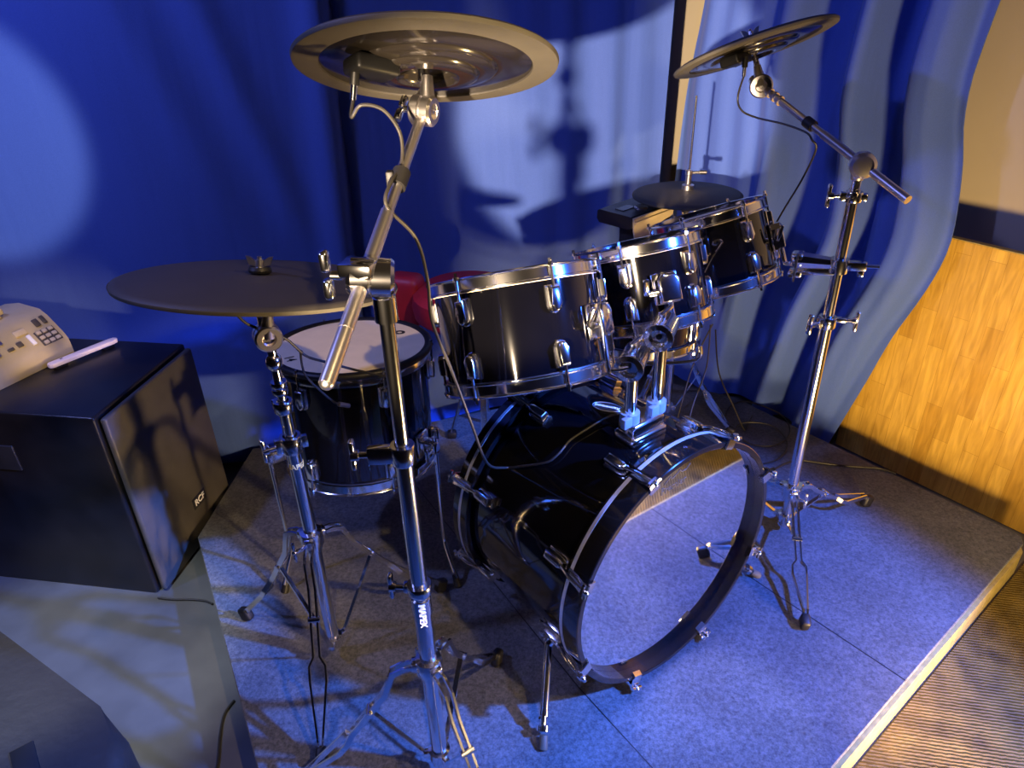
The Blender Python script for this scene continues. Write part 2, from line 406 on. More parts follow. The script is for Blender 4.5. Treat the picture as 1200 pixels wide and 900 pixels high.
def left_curtain(i, k):
    s = cum[-1] * i; z = -.055 + (TOPZ + .055) * k
    x, y = cr_tab(tx, s), cr_tab(ty, s)
    e = .01; d = V((cr_tab(tx, s + e) - cr_tab(tx, s - e), cr_tab(ty, s + e) - cr_tab(ty, s - e), 0)); d = d.normalized() if d.length > 1e-6 else V((1, 0, 0))
    nn = V((d.y, -d.x, 0))
    off = .020 * math.sin(4.1 * s + .5) + .006 * math.sin(11 * s + 1.2 * z)
    # seam / fold left of the tall stand
    off += .034 * math.exp(-((x + .485 - .03 * (z - .7)) / .045) ** 2) - .040 * math.exp(-((x + .440 - .03 * (z - .7)) / .010) ** 2)
    # slanting drag folds above the seam's left
    off += .024 * math.exp(-((x + .60 + .26 * (z - .75)) / .04) ** 2) * smooth((z - .5) / .3) + .016 * math.exp(-((x + .80 + .30 * (z - .9)) / .05) ** 2) * smooth((z - .6) / .3)
    off += .004 * math.sin(52 * s + 2 * z) * smooth((x - .02) / .2)
    off += .010 * math.exp(-((x - .33) / .03) ** 2)
    return V((x, y, z)) + nn * off
c1 = cloth('curtain', left_curtain, 260, 40)
tag(c1, 'wide flat blue curtain across the back behind the cymbals and loudspeaker', 'curtain')

# ------------------------------------------------------------------ drum hardware shared by the toms
def lug_profile(h, w):
    pts = [(-w / 2, h / 2), (w / 2, h / 2), (w / 2, -h / 2 + w * .5)]
    for k in range(1, 8):
        a = -PI * k / 8; pts.append((w / 2 * math.cos(a), -h / 2 + w * .5 + w * .52 * math.sin(a)))
    pts.append((-w / 2, -h / 2 + w * .5)); return pts[::-1]
def lug_meshes(h, w, rs, up=True):
    """lug on a shell of radius rs at angle 0 with its centre at z = 0; up: rod leaves upward"""
    sg = 1 if up else -1
    mb = MB(); prof = [(a, b * sg) for a, b in lug_profile(h, w)]
    if sg < 0: prof = prof[::-1]
    mb.prism(prof, (rs - .002, 0, 0), (0, 1, 0), (0, 0, 1), 0, .006, bev=.0015, seg=1)
    pr2 = [(a * .72, b * sg * .86) for a, b in lug_profile(h, w)]
    if sg < 0: pr2 = pr2[::-1]
    mb.prism(pr2, (rs + .003, 0, 0), (0, 1, 0), (0, 0, 1), 0, .013, bev=.004, seg=3)
    return mb.mesh('lug', M['chrome'])
def rod_mesh(rs, z0, z1):
    mb = MB(); x = rs + .0105
    mb.cyl((x, 0, z0), (x, 0, z1), .0025, n=8)
    s = 1 if z1 > z0 else -1
    mb.cyl((x, 0, z1 - .002 * s), (x, 0, z1 + .003 * s), .0055, n=10)
    mb.cyl((x, 0, z1 + .003 * s), (x, 0, z1 + .010 * s), .0032, n=4)
    return mb.mesh('tension_rod', M['chrome'])
def hoop_mb(Rr, rs, z0, dirn):
    """flanged steel hoop; z0 = outer edge, dirn +1 top / -1 bottom"""
    d = dirn; p = [(rs + .0035, z0 - .025 * d), (Rr + .001, z0 - .025 * d), (Rr + .001, z0 - .0225 * d), (rs + .0075, z0 - .0205 * d), (rs + .0070, z0 - .0050 * d),
         (Rr, z0 - .0038 * d), (Rr + .0015, z0 - .0018 * d), (Rr, z0), (rs + .0045, z0 - .0006 * d), (rs + .0035, z0 - .006 * d)]
    return MB().lathe(p, n=72)
def make_tom(label, Cb, n, D, rs, Rr, ph0, mount=None, wing=None, name='rack_tom', cat='drum', group=None):
    t = thing(name, label, cat, Cb, zframe(n), group)
    mb = MB(); mb.lathe([(rs, .012), (rs, D - .012), (rs - .006, D - .010), (rs - .006, .010)], n=72); mb.build('shell', M['black_gloss'], t)
    hoop_mb(Rr, rs, D, 1).build('top_hoop', M['chrome'], t)
    hoop_mb(Rr, rs, 0, -1).build('bottom_hoop', M['chrome'], t)
    mb = MB(); mb.lathe([(0, D - .012), (rs - .004, D - .012), (rs + .0025, D - .014), (rs + .0025, D - .026), (rs + .0005, D - .026), (rs + .0005, D - .015), (0, D - .0135)], n=64, closed=False); mb.build('batter_head', M['mesh_head'], t)
    mb = MB(); mb.lathe([(0, .012), (rs - .004, .012), (rs + .0025, .014), (rs + .0025, .026), (rs + .0005, .026), (rs + .0005, .015), (0, .0135)], n=64, closed=False); mb.build('bottom_head', M['black_plastic'], t)
    LH, LW = .047, .026
    zu, zl = D - .058, .056
    lu = lug_meshes(LH, LW, rs, True); ll = lug_meshes(LH, LW, rs, False)
    ru = rod_mesh(rs, LH / 2 - .004, D - zu - .0015); rl = rod_mesh(rs, -LH / 2 + .004, -zl + .0015)
    for k in range(6):
        for (me, rd, z) in ((lu, ru, zu), (ll, rl, zl)):
            o = bpy.data.objects.new('lug', me); COL.objects.link(o); o.parent = t
            o.matrix_basis = rz(ph0 + 60 * k) @ Matrix.Translation((0, 0, z))
            q = bpy.data.objects.new('tension_rod', rd); COL.objects.link(q); q.parent = o
    if mount is not None:
        mz = D * .47
        mb = MB(); mb.box((rs + .002, 0, mz), (.006, .052, .062), bev=.003)
        mb.prism([(-.022, -.026), (.022, -.026), (.022, .018), (.012, .030), (-.012, .030), (-.022, .018)], (rs + .004, 0, mz), (0, 1, 0), (0, 0, 1), 0, .026, bev=.006, seg=3)
        o = mb.build('mount_bracket', M['chrome'], t, m=rz(mount))
        mb = MB(); x = rs + .016
        mb.cyl((x, -.022, mz - .004), (x, -.040, mz - .004), .0065, n=14)
        mb.box((x + .004, -.043, mz + .010), (.008, .012, .036), rot=Matrix.Rotation(.5, 3, 'Y'), bev=.003)
        mb.build('wing_bolt', M['chrome'], o)
    return t, zframe(n)

TOM1 = dict(Cb=(.033, 1.165, .632), n=(-.13, .386, .913), D=.205, rs=.148, Rr=.157)
TOM2 = dict(Cb=(.297, 1.372, .644), n=(-.18, .31, .934), D=.178, rs=.123, Rr=.132)
TOM3 = dict(Cb=(.503, 1.574, .639), n=(-.252, .282, .926), D=.182, rs=.122, Rr=.131)
make_tom('largest black rack tom with chrome hoops, nearest in the row over the bass drum', ph0=-127, mount=-33, group=None, **TOM1)
make_tom('middle black rack tom with square chrome bracket, mounted over the bass drum', ph0=-115, mount=-82, **TOM2)
make_tom('farthest black rack tom, clamped to the right-hand boom stand', ph0=-129, mount=-14, **TOM3)

m3 = zframe(TOM3['n'])
def t3p(ph, r, z): return V((r * math.cos(math.radians(ph)), r * math.sin(math.radians(ph)), z))
o = [q for q in COL.objects if q.name.startswith('rack_tom')][-1]
mb = MB(); R3 = TOM3['rs'] + .020
mb.tube([t3p(-119, R3, .060), t3p(-109, R3, .090), t3p(-99, R3, .114), t3p(-97.5, R3, .121), t3p(-100, R3 + .002, .126), t3p(-104, R3 + .002, .125), t3p(-105, R3, .119), t3p(-102, R3, .116)], .0022, n=8, sub=5)
mb.tube([t3p(-119, TOM3['rs'], .064), t3p(-119, R3, .060)], .0022, n=8, sub=1)
mb.build('wire_hook', M['chrome'], o)

# floor tom on three legs, left
Cf = V((-.3645, 1.4314, .2885)); nf = V((.019, .088, .996)); Df = .292; rs = .168; Rr = .177
ft = thing('floor_tom', 'black floor tom with white woven head standing behind the left cymbal stand', 'drum', (Cf.x, Cf.y, 0))
fm = Matrix.Translation(Cf) @ zframe(nf).to_4x4()
def fb(mb, name, mat, parent=ft): return mb.xf(fm).build(name, mat, parent, world=True)
mb = MB(); mb.lathe([(rs, .012), (rs, Df - .014), (rs - .006, Df - .012), (rs - .006, .010)], n=80); fb(mb, 'shell', M['black_gloss'])
mb = MB(); mb.lathe([(rs + .003, Df - .030), (Rr, Df - .030), (Rr + .001, Df - .014), (Rr - .001, Df - .010), (rs + .003, Df - .010)], n=80); fb(mb, 'top_hoop', M['chrome'])
mb = MB()
pr = [(rs - .0045 + .009 + .0095 * math.cos(2 * PI * k / 12), Df - .007 + .0085 * math.sin(2 * PI * k / 12)) for k in range(12)]
mb.lathe(pr, n=80); o = fb(mb, 'rim_cover', M['foot_rubber']); tag(o, 'black rubber rim cover')
hoop_mb(Rr, rs, 0, -1).xf(fm).build('bottom_hoop', M['chrome'], ft, world=True)
mb = MB(); mb.lathe([(0, Df - .004), (rs - .003, Df - .004), (rs + .002, Df - .008), (rs + .002, Df - .02), (rs, Df - .02), (rs, Df - .009), (0, Df - .006)], n=80, closed=False)
hd = fb(mb, 'batter_head', M['mesh_head'])
mb = MB(); mb.lathe([(0, .012), (rs - .004, .012), (rs + .0025, .014), (rs + .0025, .026), (rs + .0005, .026), (rs + .0005, .015), (0, .0135)], n=64, closed=False); fb(mb, 'bottom_head', M['black_plastic'])
# small printed marks on the head
mk = text_bm('14', .030, (-.118, -.078, Df - .0035), (math.cos(-1.0), math.sin(-1.0), 0), (-math.sin(-1.0), math.cos(-1.0), 0), .0003); fb(mk, 'printed_mark', M['mark'], hd)
mk = MB(); 
mk.lathe([(.006, 0), (.0135, 0), (.0135, .0004), (.006, .0004)], n=24); mk.xf(Matrix.Translation((.098, .077, Df - .0038)) @ Matrix.Diagonal((1, .9, 1, 1)))
mk.strip([(.062, .075, Df - .0036), (.072, .066, Df - .0036), (.086, .050, Df - .0036)], (.6, .7, 0), .006, .0005)
fb(mk, 'printed_mark', M['mark'], hd)
lu = lug_meshes(.050, .026, rs, True); ll = lug_meshes(.050, .026, rs, False)
zu, zl = Df - .066, .054
ru = rod_mesh(rs, .021, Df - zu - .006); rl = rod_mesh(rs, -.021, -zl + .0015)
fml = root_matrix(ft).inverted() @ fm
for k in range(6):
    for (me, rd, z) in ((lu, ru, zu), (ll, rl, zl)):
        o = bpy.data.objects.new('lug', me); COL.objects.link(o); o.parent = ft
        o.matrix_basis = fml @ rz(-118 + 60 * k) @ Matrix.Translation((0, 0, z))
        q = bpy.data.objects.new('tension_rod', rd); COL.objects.link(q); q.parent = o
for (lx, ly, zt, fx, fy, az) in ((-.548, 1.324, .402, -.566, 1.280, 210), (-.178, 1.345, .395, -.148, 1.283, -25), (-.345, 1.640, .39, -.335, 1.70, 92)):
    mb = MB(); mb.tube([(lx, ly, zt), (lx, ly, .10), (lx + .1 * (fx - lx), ly + .1 * (fy - ly), .080), (fx, fy, .022)], .0048, n=10, sub=1)
    lg = mb.build('leg', M['chrome'], ft, world=True)
    mb = MB(); d = V((fx - lx, fy - ly, 0)).normalized()
    mb.cyl(V((fx, fy, .028)) - d * .012, V((fx, fy, .001)) + d * .004, .0075, .0095, n=12); mb.build('rubber_tip', M['foot_rubber'], lg, world=True)
    c = V((Cf.x, Cf.y, 0)); e = (V((lx, ly, 0)) - c).normalized(); s = V((-e.y, e.x, 0))
    rr = (V((lx, ly, 0)) - c).length
    mb = MB(); rot = Matrix((e, s, V((0, 0, 1)))).transposed()
    mb.box(c + e * (rs + .004) + V((0, 0, .368)), (.010, .044, .060), rot=rot, bev=.004)
    mb.box(c + e * ((rs + rr) / 2 + .004) + V((0, 0, .368)), (rr - rs + .006, .026, .032), rot=rot, bev=.006, seg=3)
    br = mb.build('leg_bracket', M['chrome'], ft, world=True)
    mb = MB(); q = c + e * rr + V((0, 0, .368)); mb.cyl(q - s * .012, q - s * .034, .004, n=10); mb.box(q - s * .038, (.007, .010, .030), rot=rot, bev=.003); mb.build('wing_bolt', M['chrome'], br, world=True)

# ------------------------------------------------------------------ bass drum
nb = V((.595, -.804, 0)).normalized(); xb = V((.804, .595, 0)).normalized(); up = V((0, 0, 1))
BC = V((.318, 1.038, .279))
bass = thing('bass_drum', 'black bass drum lying on its side with mirror front head and twin tom posts', 'drum', (BC.x, BC.y, 0), Matrix((xb, up, nb)).transposed())
# local axes: x across, y up, z toward the front; axis of the drum at y = BC.z
AX = Matrix.Translation((0, BC.z, 0))
def bb(mb, name, mat, parent=bass, ax=True): return (mb.xf(AX) if ax else mb).build(name, mat, parent)
RS, RH = .253, .270
mb = MB(); mb.lathe([(RS, -.028), (RS, -.366), (RS - .008, -.366), (RS - .008, -.028)], n=128); bb(mb, 'shell', M['black_gloss'])
for z0, z1 in ((0, -.052), (-.348, -.396)):
    mb = MB(); mb.lathe([(RH, z0 - .0015), (RH, z1 + .0015), (RH - .0015, z1), (RH - .0105, z1), (RH - .012, z1 + .0015), (RH - .012, z0 - .0015), (RH - .0105, z0), (RH - .0015, z0)], n=128)
    h = bb(mb, 'hoop', M['hoop_black'])
    zc = -.043 if z0 == 0 else -.3725
    mb = MB(); w = .0040
    mb.lathe([(RH - .0005, zc - w), (RH + .0006, zc - w + .0005), (RH + .0006, zc + w - .0005), (RH - .0005, zc + w)], n=128); tag(bb(mb, 'inlay_stripe', M['stripe'], h), 'silver stripe round the hoop')
mb = MB(); mb.lathe([(0, -.0215), (RH - .0125, -.0215), (RH - .0125, -.0225), (0, -.0225)], n=128, closed=False); fh = bb(mb, 'front_head', M['mirror']); tag(fh, 'mirror-finish front head')
mb = MB(); mb.lathe([(0, -.386), (RH - .0125, -.386), (RH - .0125, -.387), (0, -.387)], n=96, closed=False); bb(mb, 'batter_head', M['black_plastic'])
# printed logo near the top of the front head: a peaked crown over a word
mk = text_bm('Premier', .021, (-.020, .196, -.0212), (1, .02, 0), (-.02, 1, 0), .0003); 
tag(bb(mk, 'head_logo', M['mark'], fh), 'small dark printed logo')
mk = MB(); zz = -.0210
cw = [(-.046, .2105), (-.030, .2215), (-.026, .2140), (-.012, .2205), (-.006, .2255), (0, .2185), (.010, .2180), (.022, .2265)]
mk.strip([(a, b, zz) for a, b in cw], (.05, 1, 0), .0024, .0006); bb(mk, 'crown_mark', M['mark'], fh)
# lugs, rods and claws
def bass_lug(zl, s):
    mb = MB()
    poly = [(-.013, -.026), (.013, -.026), (.013, .016), (.008, .026), (-.008, .026), (-.013, .016)]
    mb.prism([(a, b * s) for a, b in (poly if s > 0 else poly[::-1])], (RS - .003, 0, zl), (0, 1, 0), (0, 0, 1), 0, .010, bev=.003, seg=2)
    mb.prism([(a * .7, b * s * .9) for a, b in (poly if s > 0 else poly[::-1])], (RS + .005, 0, zl), (0, 1, 0), (0, 0, 1), 0, .018, bev=.006, seg=3)
    lug = mb.mesh('lug', M['chrome'])
    ze = .010 if s > 0 else -.406
    mb = MB(); x = RS + .028
    mb.tube([(RS + .017, 0, zl + .020 * s), (x, 0, zl + .055 * s), (x + .002, 0, ze)], .0034, n=10, sub=3)
    mb.cyl((x + .002, -.013, ze), (x + .002, .013, ze), .0036, n=10); mb.ball((x + .002, 0, ze), .0062, 10)
    rod = mb.mesh('tension_rod', M['chrome'])
    mb = MB(); w = .011
    prof = [(RH + .0005, 0, ze - .056 * s), (RH + .004, 0, ze - .030 * s), (RH + .010, 0, ze - .012 * s), (RH + .008, 0, ze - .006 * s), (RH - .002, 0, ze - .0065 * s), (RH - .0125, 0, ze - .0075 * s), (RH - .0155, 0, ze - .016 * s)]
    mb.strip(prof, (0, 1, 0), 2 * w, .0035)
    mb.strip([(RH + .008, 0, ze - .010 * s), (x + .008, 0, ze - .005 * s)], (0, 1, 0), .018, .004)
    return lug, rod, mb.mesh('claw_hook', M['chrome'])
for zl, s in ((-.088, 1), (-.313, -1)):
    lm, rm, cm = bass_lug(zl, s)
    for k in range(8):
        o = bpy.data.objects.new('lug', lm); COL.objects.link(o); o.parent = bass; o.matrix_basis = AX @ rz(22.5 + 45 * k)
        q = bpy.data.objects.new('tension_rod', rm); COL.objects.link(q); q.parent = o
        q = bpy.data.objects.new('claw_hook', cm); COL.objects.link(q); q.parent = o
mb = MB(); mb.box((0, .0052, -.372), (.070, .0085, .034), bev=.002, seg=1); bb(mb, 'hoop_pad', M['foot_rubber'], bass, False)
# spurs
for sg, foot, top in ((-1, V((.036, .852, 0)), None), (1, V((.586, 1.289, 0)), None)):
    f = Matrix.Translation((BC.x, BC.y, 0)); q = root_matrix(bass).inverted() @ foot
    a = math.radians(-146 if sg < 0 else -34)
    pz = -.125
    base = V((RS * math.cos(a), BC.z + RS * math.sin(a), pz)); e = V((math.cos(a), math.sin(a), 0))
    t0 = base + e * .024
    mb = MB(); rot = Matrix((e, V((-e.y, e.x, 0)), V((0, 0, 1)))).transposed()
    mb.box(base + e * .004, (.010, .040, .048), rot=rot, bev=.004); mb.cyl(base + e * .004, base + e * .030, .016, .013, n=18)
    br = bb(mb, 'spur_bracket', M['chrome'], bass, False)
    mb = MB(); sd = V((0, 0, -1)); mb.cyl(t0, t0 + sd * .026, .004, n=10); mb.box(t0 + sd * .028 + V((-.010 * -sg * -1, .014, 0)), (.006, .036, .010), rot=Matrix.Rotation(.45 * -sg, 3, 'Z'), bev=.003); bb(mb, 'wing_bolt', M['chrome'], br, False)
    d = (q - t0); L = d.length; d.normalize()
    mb = MB(); mb.cyl(t0 - d * .012, t0 + d * (L * .70), .0085, n=18); mb.cyl(t0 + d * (L * .66), t0 + d * (L - .03), .0055, n=14)
    mb.cyl(t0 + d * (L * .66), t0 + d * (L * .71), .0098, n=16); mb.cyl(t0 + d * (L * .685), t0 + d * (L * .685) + e * .014, .003, n=8)
    sp = bb(mb, 'spur', M['chrome'], bass, False)
    mb = MB(); mb.cyl(t0 + d * (L - .040), t0 + d * (L - .030), .0125, n=18); bb(mb, 'lock_nut', M['chrome'], sp, False)
    mb = MB(); mb.lathe([(0, 0), (.0088, 0), (.0098, .004), (.0078, .026), (0, .028)], o=q + V((0, 0, .0045)), axis=-d, n=18, closed=False); bb(mb, 'rubber_tip', M['rim_rubber'], sp, False)
# twin tom posts on the shell
hold = V((.2395, 1.1315, 0))
hl = root_matrix(bass).inverted() @ hold
mb = MB(); mb.box((hl.x, BC.z + RS + .006, hl.z), (.094, .024, .056), bev=.009, seg=3); mb.box((hl.x, BC.z + RS + .026, hl.z), (.082, .030, .044), bev=.006, seg=3)
hb = bb(mb, 'tom_mount', M['chrome'], bass, False)
posts = []
for (px, py, zt) in ((.214, 1.113, .700), (.270, 1.152, .738)):
    q = root_matrix(bass).inverted() @ V((px, py, 0)); posts.append(V((px, py, zt)))
    mb = MB(); mb.cyl((q.x, BC.z + RS + .02, q.z), (q.x, zt - .014, q.z), .0112, n=22); po = bb(mb, 'post', M['chrome'], bass, False)
    mb = MB(); mb.cyl((q.x, BC.z + RS + .041, q.z), (q.x, BC.z + RS + .061, q.z), .0185, n=22); mb.box((q.x - .020, BC.z + RS + .051, q.z + .012), (.020, .020, .012), bev=.002); tag(bb(mb, 'memory_lock', M['lock'], po, False), 'grey-blue plastic lock')
    mb = MB(); ya = V((-.86, -.05, .50)).normalized()
    c0 = V((q.x, zt, q.z))
    mb.cyl(c0 - ya * .030, c0 + ya * .022, .0235, n=28); mb.lathe([(.0235, .020), (.026, .026), (.026, .034), (.017, .036), (.014, .026), (0, .026)], o=c0, axis=ya, n=28, closed=False)
    mb.lathe([(.0235, .028), (.021, .036), (0, .038)], o=c0, axis=-ya, n=24, closed=False)
    mb.cyl(c0 - V((0, .030, 0)), c0 - V((0, .010, 0)), .0150, n=22)
    cl = bb(mb, 'ball_clamp', M['chrome'], po, False)
    mb = MB(); mb.cyl(c0 + V((0, .02, 0)), c0 + V((0, .034, 0)), .0035, n=10); mb.box(c0 + V((.006, .036, 0)), (.034, .009, .006), rot=Matrix.Rotation(.3, 3, 'Z'), bev=.003); bb(mb, 'wing_bolt', M['chrome'], cl, False)
def tom_point(T, ph, r, z):
    m = zframe(T['n']); a = math.radians(ph)
    return V(T['Cb']) + m @ V((r * math.cos(a), r * math.sin(a), z))
for T, ph, pt in ((TOM1, -33, posts[0]), (TOM2, -82, posts[1])):
    a = tom_point(T, ph, T['rs'] + .016, T['D'] * .47 + .01); b = tom_point(T, ph, T['rs'] + .016, .016)
    ya = V((-.86, 0, .5)); w = (xb * -.86 + nb * .5) * .03
    mb = MB(); mb.tube([a, b, b + (pt - b) * .12 - (a - b).normalized() * .008, pt + w], .0053, n=12, sub=4); mb.build('tom_arm', M['chrome'], bass, world=True)
# oval badge on the shell
bd = MB(); ca = math.radians(88); 
prof = [(.031 * math.cos(2 * PI * k / 32), .017 * math.sin(2 * PI * k / 32)) for k in range(32)]
er = V((math.cos(ca), math.sin(ca), 0)); et = V((-er.y, er.x, 0))
bo = er * (RS + .0002) + V((0, 0, -.228))
bd.prism(prof, bo, V((0, 0, -1)) * .85 + et * .5, (et * .85 + V((0, 0, 1)) * .5), -.001, .0022, bev=.0008, seg=1)
bg = bb(bd, 'badge', M['black_plastic']); 
ring = MB(); ring.tube([bo + er * .0024 + (V((0, 0, -1)) * .85 + et * .5).normalized() * (a * .97) + (et * .85 + V((0, 0, 1)) * .5).normalized() * (b * .97) for a, b in prof + prof[:1]], .0007, n=6, sub=1); bb(ring, 'badge_rim', M['stripe'], bg)
bt = text_bm('Ramwood', .0125, bo + er * .0028, V((0, 0, -1)) * .85 + et * .5, et * .85 + V((0, 0, 1)) * .5, .0003)
bb(bt, 'badge_lettering', M['white'], bg)

# ------------------------------------------------------------------ stands
def tripod(t, base, zh, zl, azs, rad, w=.011, tube_r=.0125):
    """three double-strut legs with braces; zh = hub collar, zl = lower collar"""
    bx, by = base
    for az, rr in zip(azs, rad):
        a = math.radians(az); e = V((math.cos(a), math.sin(a), 0)); s = V((-e.y, e.x, 0)); B = V((bx, by, 0))
        # centre line in the leg's own upright plane, with the half-gap between the two struts
        cl = [(.020, zh, .007), (.040, zh - .001, .007), (.062, zh - .012, .0065), (.30 * rr, zh * .80, .0062), (.50 * rr, zh * .55, .0062), (.565 * rr, zh * .475, .0062), (.60 * rr, zh * .43, .0155), (.66 * rr, zh * .36, .0155), (.95 * rr, .038, .0042), (.985 * rr, .022, .0042)]
        if zh < .2: cl[2] = (.055, zh - .004, .0065)
        mb = MB()
        for sg in (-1, 1):
            pts = [B + e * d + V((0, 0, z)) + s * (sg * g) for d, z, g in cl]
            mb.strip(pts, s.cross(V((e.x * .6, e.y * .6, -.8))) if False else e.cross(s).cross(s) * 0 + V((e.x * (zh * .9), e.y * (zh * .9), rr)).normalized(), .0108, .0038)
        j = B + e * (.42 * rr) + V((0, 0, zh * .655))
        mb.cyl(j - s * .011, j + s * .011, .0065, n=12)
        lg = mb.build('leg', M['chrome'], t, world=True)
        mb = MB(); mb.strip([j, B + e * (tube_r + .012) + V((0, 0, zl))], s, .009, .0035); mb.cyl(j - s * .0115, j + s * .0115, .004, n=10); mb.build('brace', M['chrome'], lg, world=True)
        f = B + e * (rr + .004); d2 = (e * (.4 * rr) + V((0, 0, -zh * .4))).normalized()
        mb = MB(); rot = Matrix((e, s, V((0, 0, 1)))).transposed()
        mb.box(f + V((0, 0, .0175)) - e * .004, (.030, .021, .033), rot=Matrix.Rotation(.35, 3, s) @ rot, bev=.007, seg=3)
        for v in mb.bm.verts: v.co.z = max(v.co.z, .0008)
        mb.build('rubber_foot', M['foot_rubber'], lg, world=True)
    mb = MB()
    mb.lathe([(tube_r, -.020), (tube_r + .009, -.018), (tube_r + .011, 0), (tube_r + .009, .014), (tube_r, .016)], o=(bx, by, zh), n=24)
    for az in azs:
        a = math.radians(az); e = V((math.cos(a), math.sin(a), 0)); s = V((-e.y, e.x, 0)); rot = Matrix((e, s, V((0, 0, 1)))).transposed()
        mb.box(V((bx, by, zh)) + e * (tube_r + .008), (.018, .020, .020), rot=rot, bev=.003)
    a = math.radians(azs[0] + 60); e = V((math.cos(a), math.sin(a), 0)); q = V((bx, by, zh - .022))
    mb.cyl(q, q + e * (tube_r + .022), .0042, n=10)
    mb.lathe([(tube_r, -.030), (tube_r + .004, -.030), (tube_r + .004, 0), (tube_r, 0)], o=(bx, by, zh), n=24)
    hub = mb.build('leg_collar', M['chrome'], t, world=True)
    mb = MB(); s = V((-e.y, e.x, 0)); q2 = q + e * (tube_r + .026); mb.ball(q2, .006, 10); mb.box(q2 + V((0, 0, .013)), (.007, .007, .022), bev=.003); mb.box(q2 - V((0, 0, .013)), (.007, .007, .022), bev=.003); mb.build('wing_bolt', M['chrome'], hub, world=True)
    mb = MB(); mb.lathe([(tube_r, -.012), (tube_r + .006, -.012), (tube_r + .007, .010), (tube_r, .012)], o=(bx, by, zl), n=24)
    for az in azs:
        a = math.radians(az); e = V((math.cos(a), math.sin(a), 0)); rot = Matrix((e, V((-e.y, e.x, 0)), V((0, 0, 1)))).transposed()
        mb.box(V((bx, by, zl)) + e * (tube_r + .009), (.016, .012, .014), rot=rot, bev=.002)
    mb.build('brace_collar', M['chrome'], t, world=True)
def pole(t, base, z0, z1, r, mat='chrome', n=24):
    mb = MB(); mb.cyl((*base, z0), (*base, z1), r, n=n); return mb.build('tube', M[mat], t, world=True)
def clamp(t, base, z, r, az, h=.026, arm=.036, knob=True, name='height_clamp'):
    """split ring round a pole with an ear and a wing bolt, ear pointing along az"""
    a = math.radians(az); e = V((math.cos(a), math.sin(a), 0)); s = V((-e.y, e.x, 0)); B = V((*base, z)); rot = Matrix((e, s, V((0, 0, 1)))).transposed()
    mb = MB(); mb.lathe([(r, -h / 2), (r + .0055, -h / 2), (r + .0065, -h / 2 + .002), (r + .0065, h / 2 - .002), (r + .0055, h / 2), (r, h / 2)], o=B, n=28)
    mb.box(B + e * (r + arm / 2) , (arm, .014, h * .92), rot=rot, bev=.003)
    o = mb.build(name, M['chrome'], t, world=True)
    if knob:
        mb = MB(); q = B + e * (r + arm)
        mb.cyl(q - e * .004, q + e * .016, .0045, n=12); mb.cyl(q + e * .012, q + e * .022, .0080, n=14)
        for k in (-1, 1):
            mb.box(q + e * .020 + V((0, 0, k * .012)) - s * .002, (.0075, .013, .024), rot=rot, bev=.0032, seg=3)
        mb.build('wing_bolt', M['chrome'], o, world=True)
    return o
def wing_nut(t, c, n, xd, parent_name='wing_nut'):
    c, n = V(c), V(n).normalized(); x = V(xd); x = (x - x.dot(n) * n).normalized(); y = n.cross(x); rot = Matrix((x, y, n)).transposed()
    mb = MB(); mb.lathe([(.0, .0), (.017, 0), (.018, .004), (.016, .009), (.0, .009)], o=c, axis=n, n=24, closed=False); mb.build('felt_washer', M['foot_rubber'], t, world=True)
    mb = MB(); mb.cyl(c + n * .009, c + n * .020, .0072, .0062, n=16); mb.cyl(c + n * .018, c + n * .025, .0038, n=10)
    for k in (-1, 1):
        mb.prism([(.005, .009), (.016, .012), (.0205, .0255), (.014, .0245), (.007, .019)] if k > 0 else [(-.007, .019), (-.014, .0245), (-.0205, .0255), (-.016, .012), (-.005, .009)], c - y * .0035, x, n, -.007, 0)
    mb.build('wing_nut', M['satin'], t, world=True)
def tilter(t, q, cym_n, boom_d, ax, post_to, R=.0215):
    """toothed tilter joint at q (axis ax), spindle up through the cymbal"""
    q = V(q); ax = V(ax).normalized(); cym_n = V(cym_n).normalized(); boom_d = V(boom_d).normalized()
    mb = MB(); mb.lathe([(0, -.016), (R - .003, -.016), (R, -.013), (R, -.002), (R - .002, 0), (R, .002), (R, .013), (R - .003, .016), (R * .52, .016), (R * .44, .009), (R * .2, .009), (R * .16, .015), (0, .015)], o=q, axis=ax, n=32, closed=False)
    mb.cyl(q + ax * .006, q + ax * .006 + cym_n * .045, R * .58, .0078, n=16)
    mb.cyl(q - ax * .008, q - ax * .008 - boom_d * .034, .0105, .0095, n=14)
    o = mb.build('tilter', M['satin'], t, world=True)
    mb = MB(); mb.cyl(q + cym_n * .03, V(post_to) + cym_n * .034, .0038, n=12); mb.cyl(q + cym_n * .036, q + cym_n * .060, .0075, .006, n=14); mb.build('spindle', M['chrome'], o, world=True)
    mb = MB(); b0 = q - ax * .016
    mb.cyl(b0, b0 - ax * .014, .0045, n=12)
    for k in (-1, 1): mb.box(b0 - ax * .018 + boom_d * (.013 * k), (.010, .010, .022), rot=Matrix(basis(boom_d)).transposed(), bev=.0035, seg=2)
    mb.build('wing_bolt', M['chrome'], o, world=True)

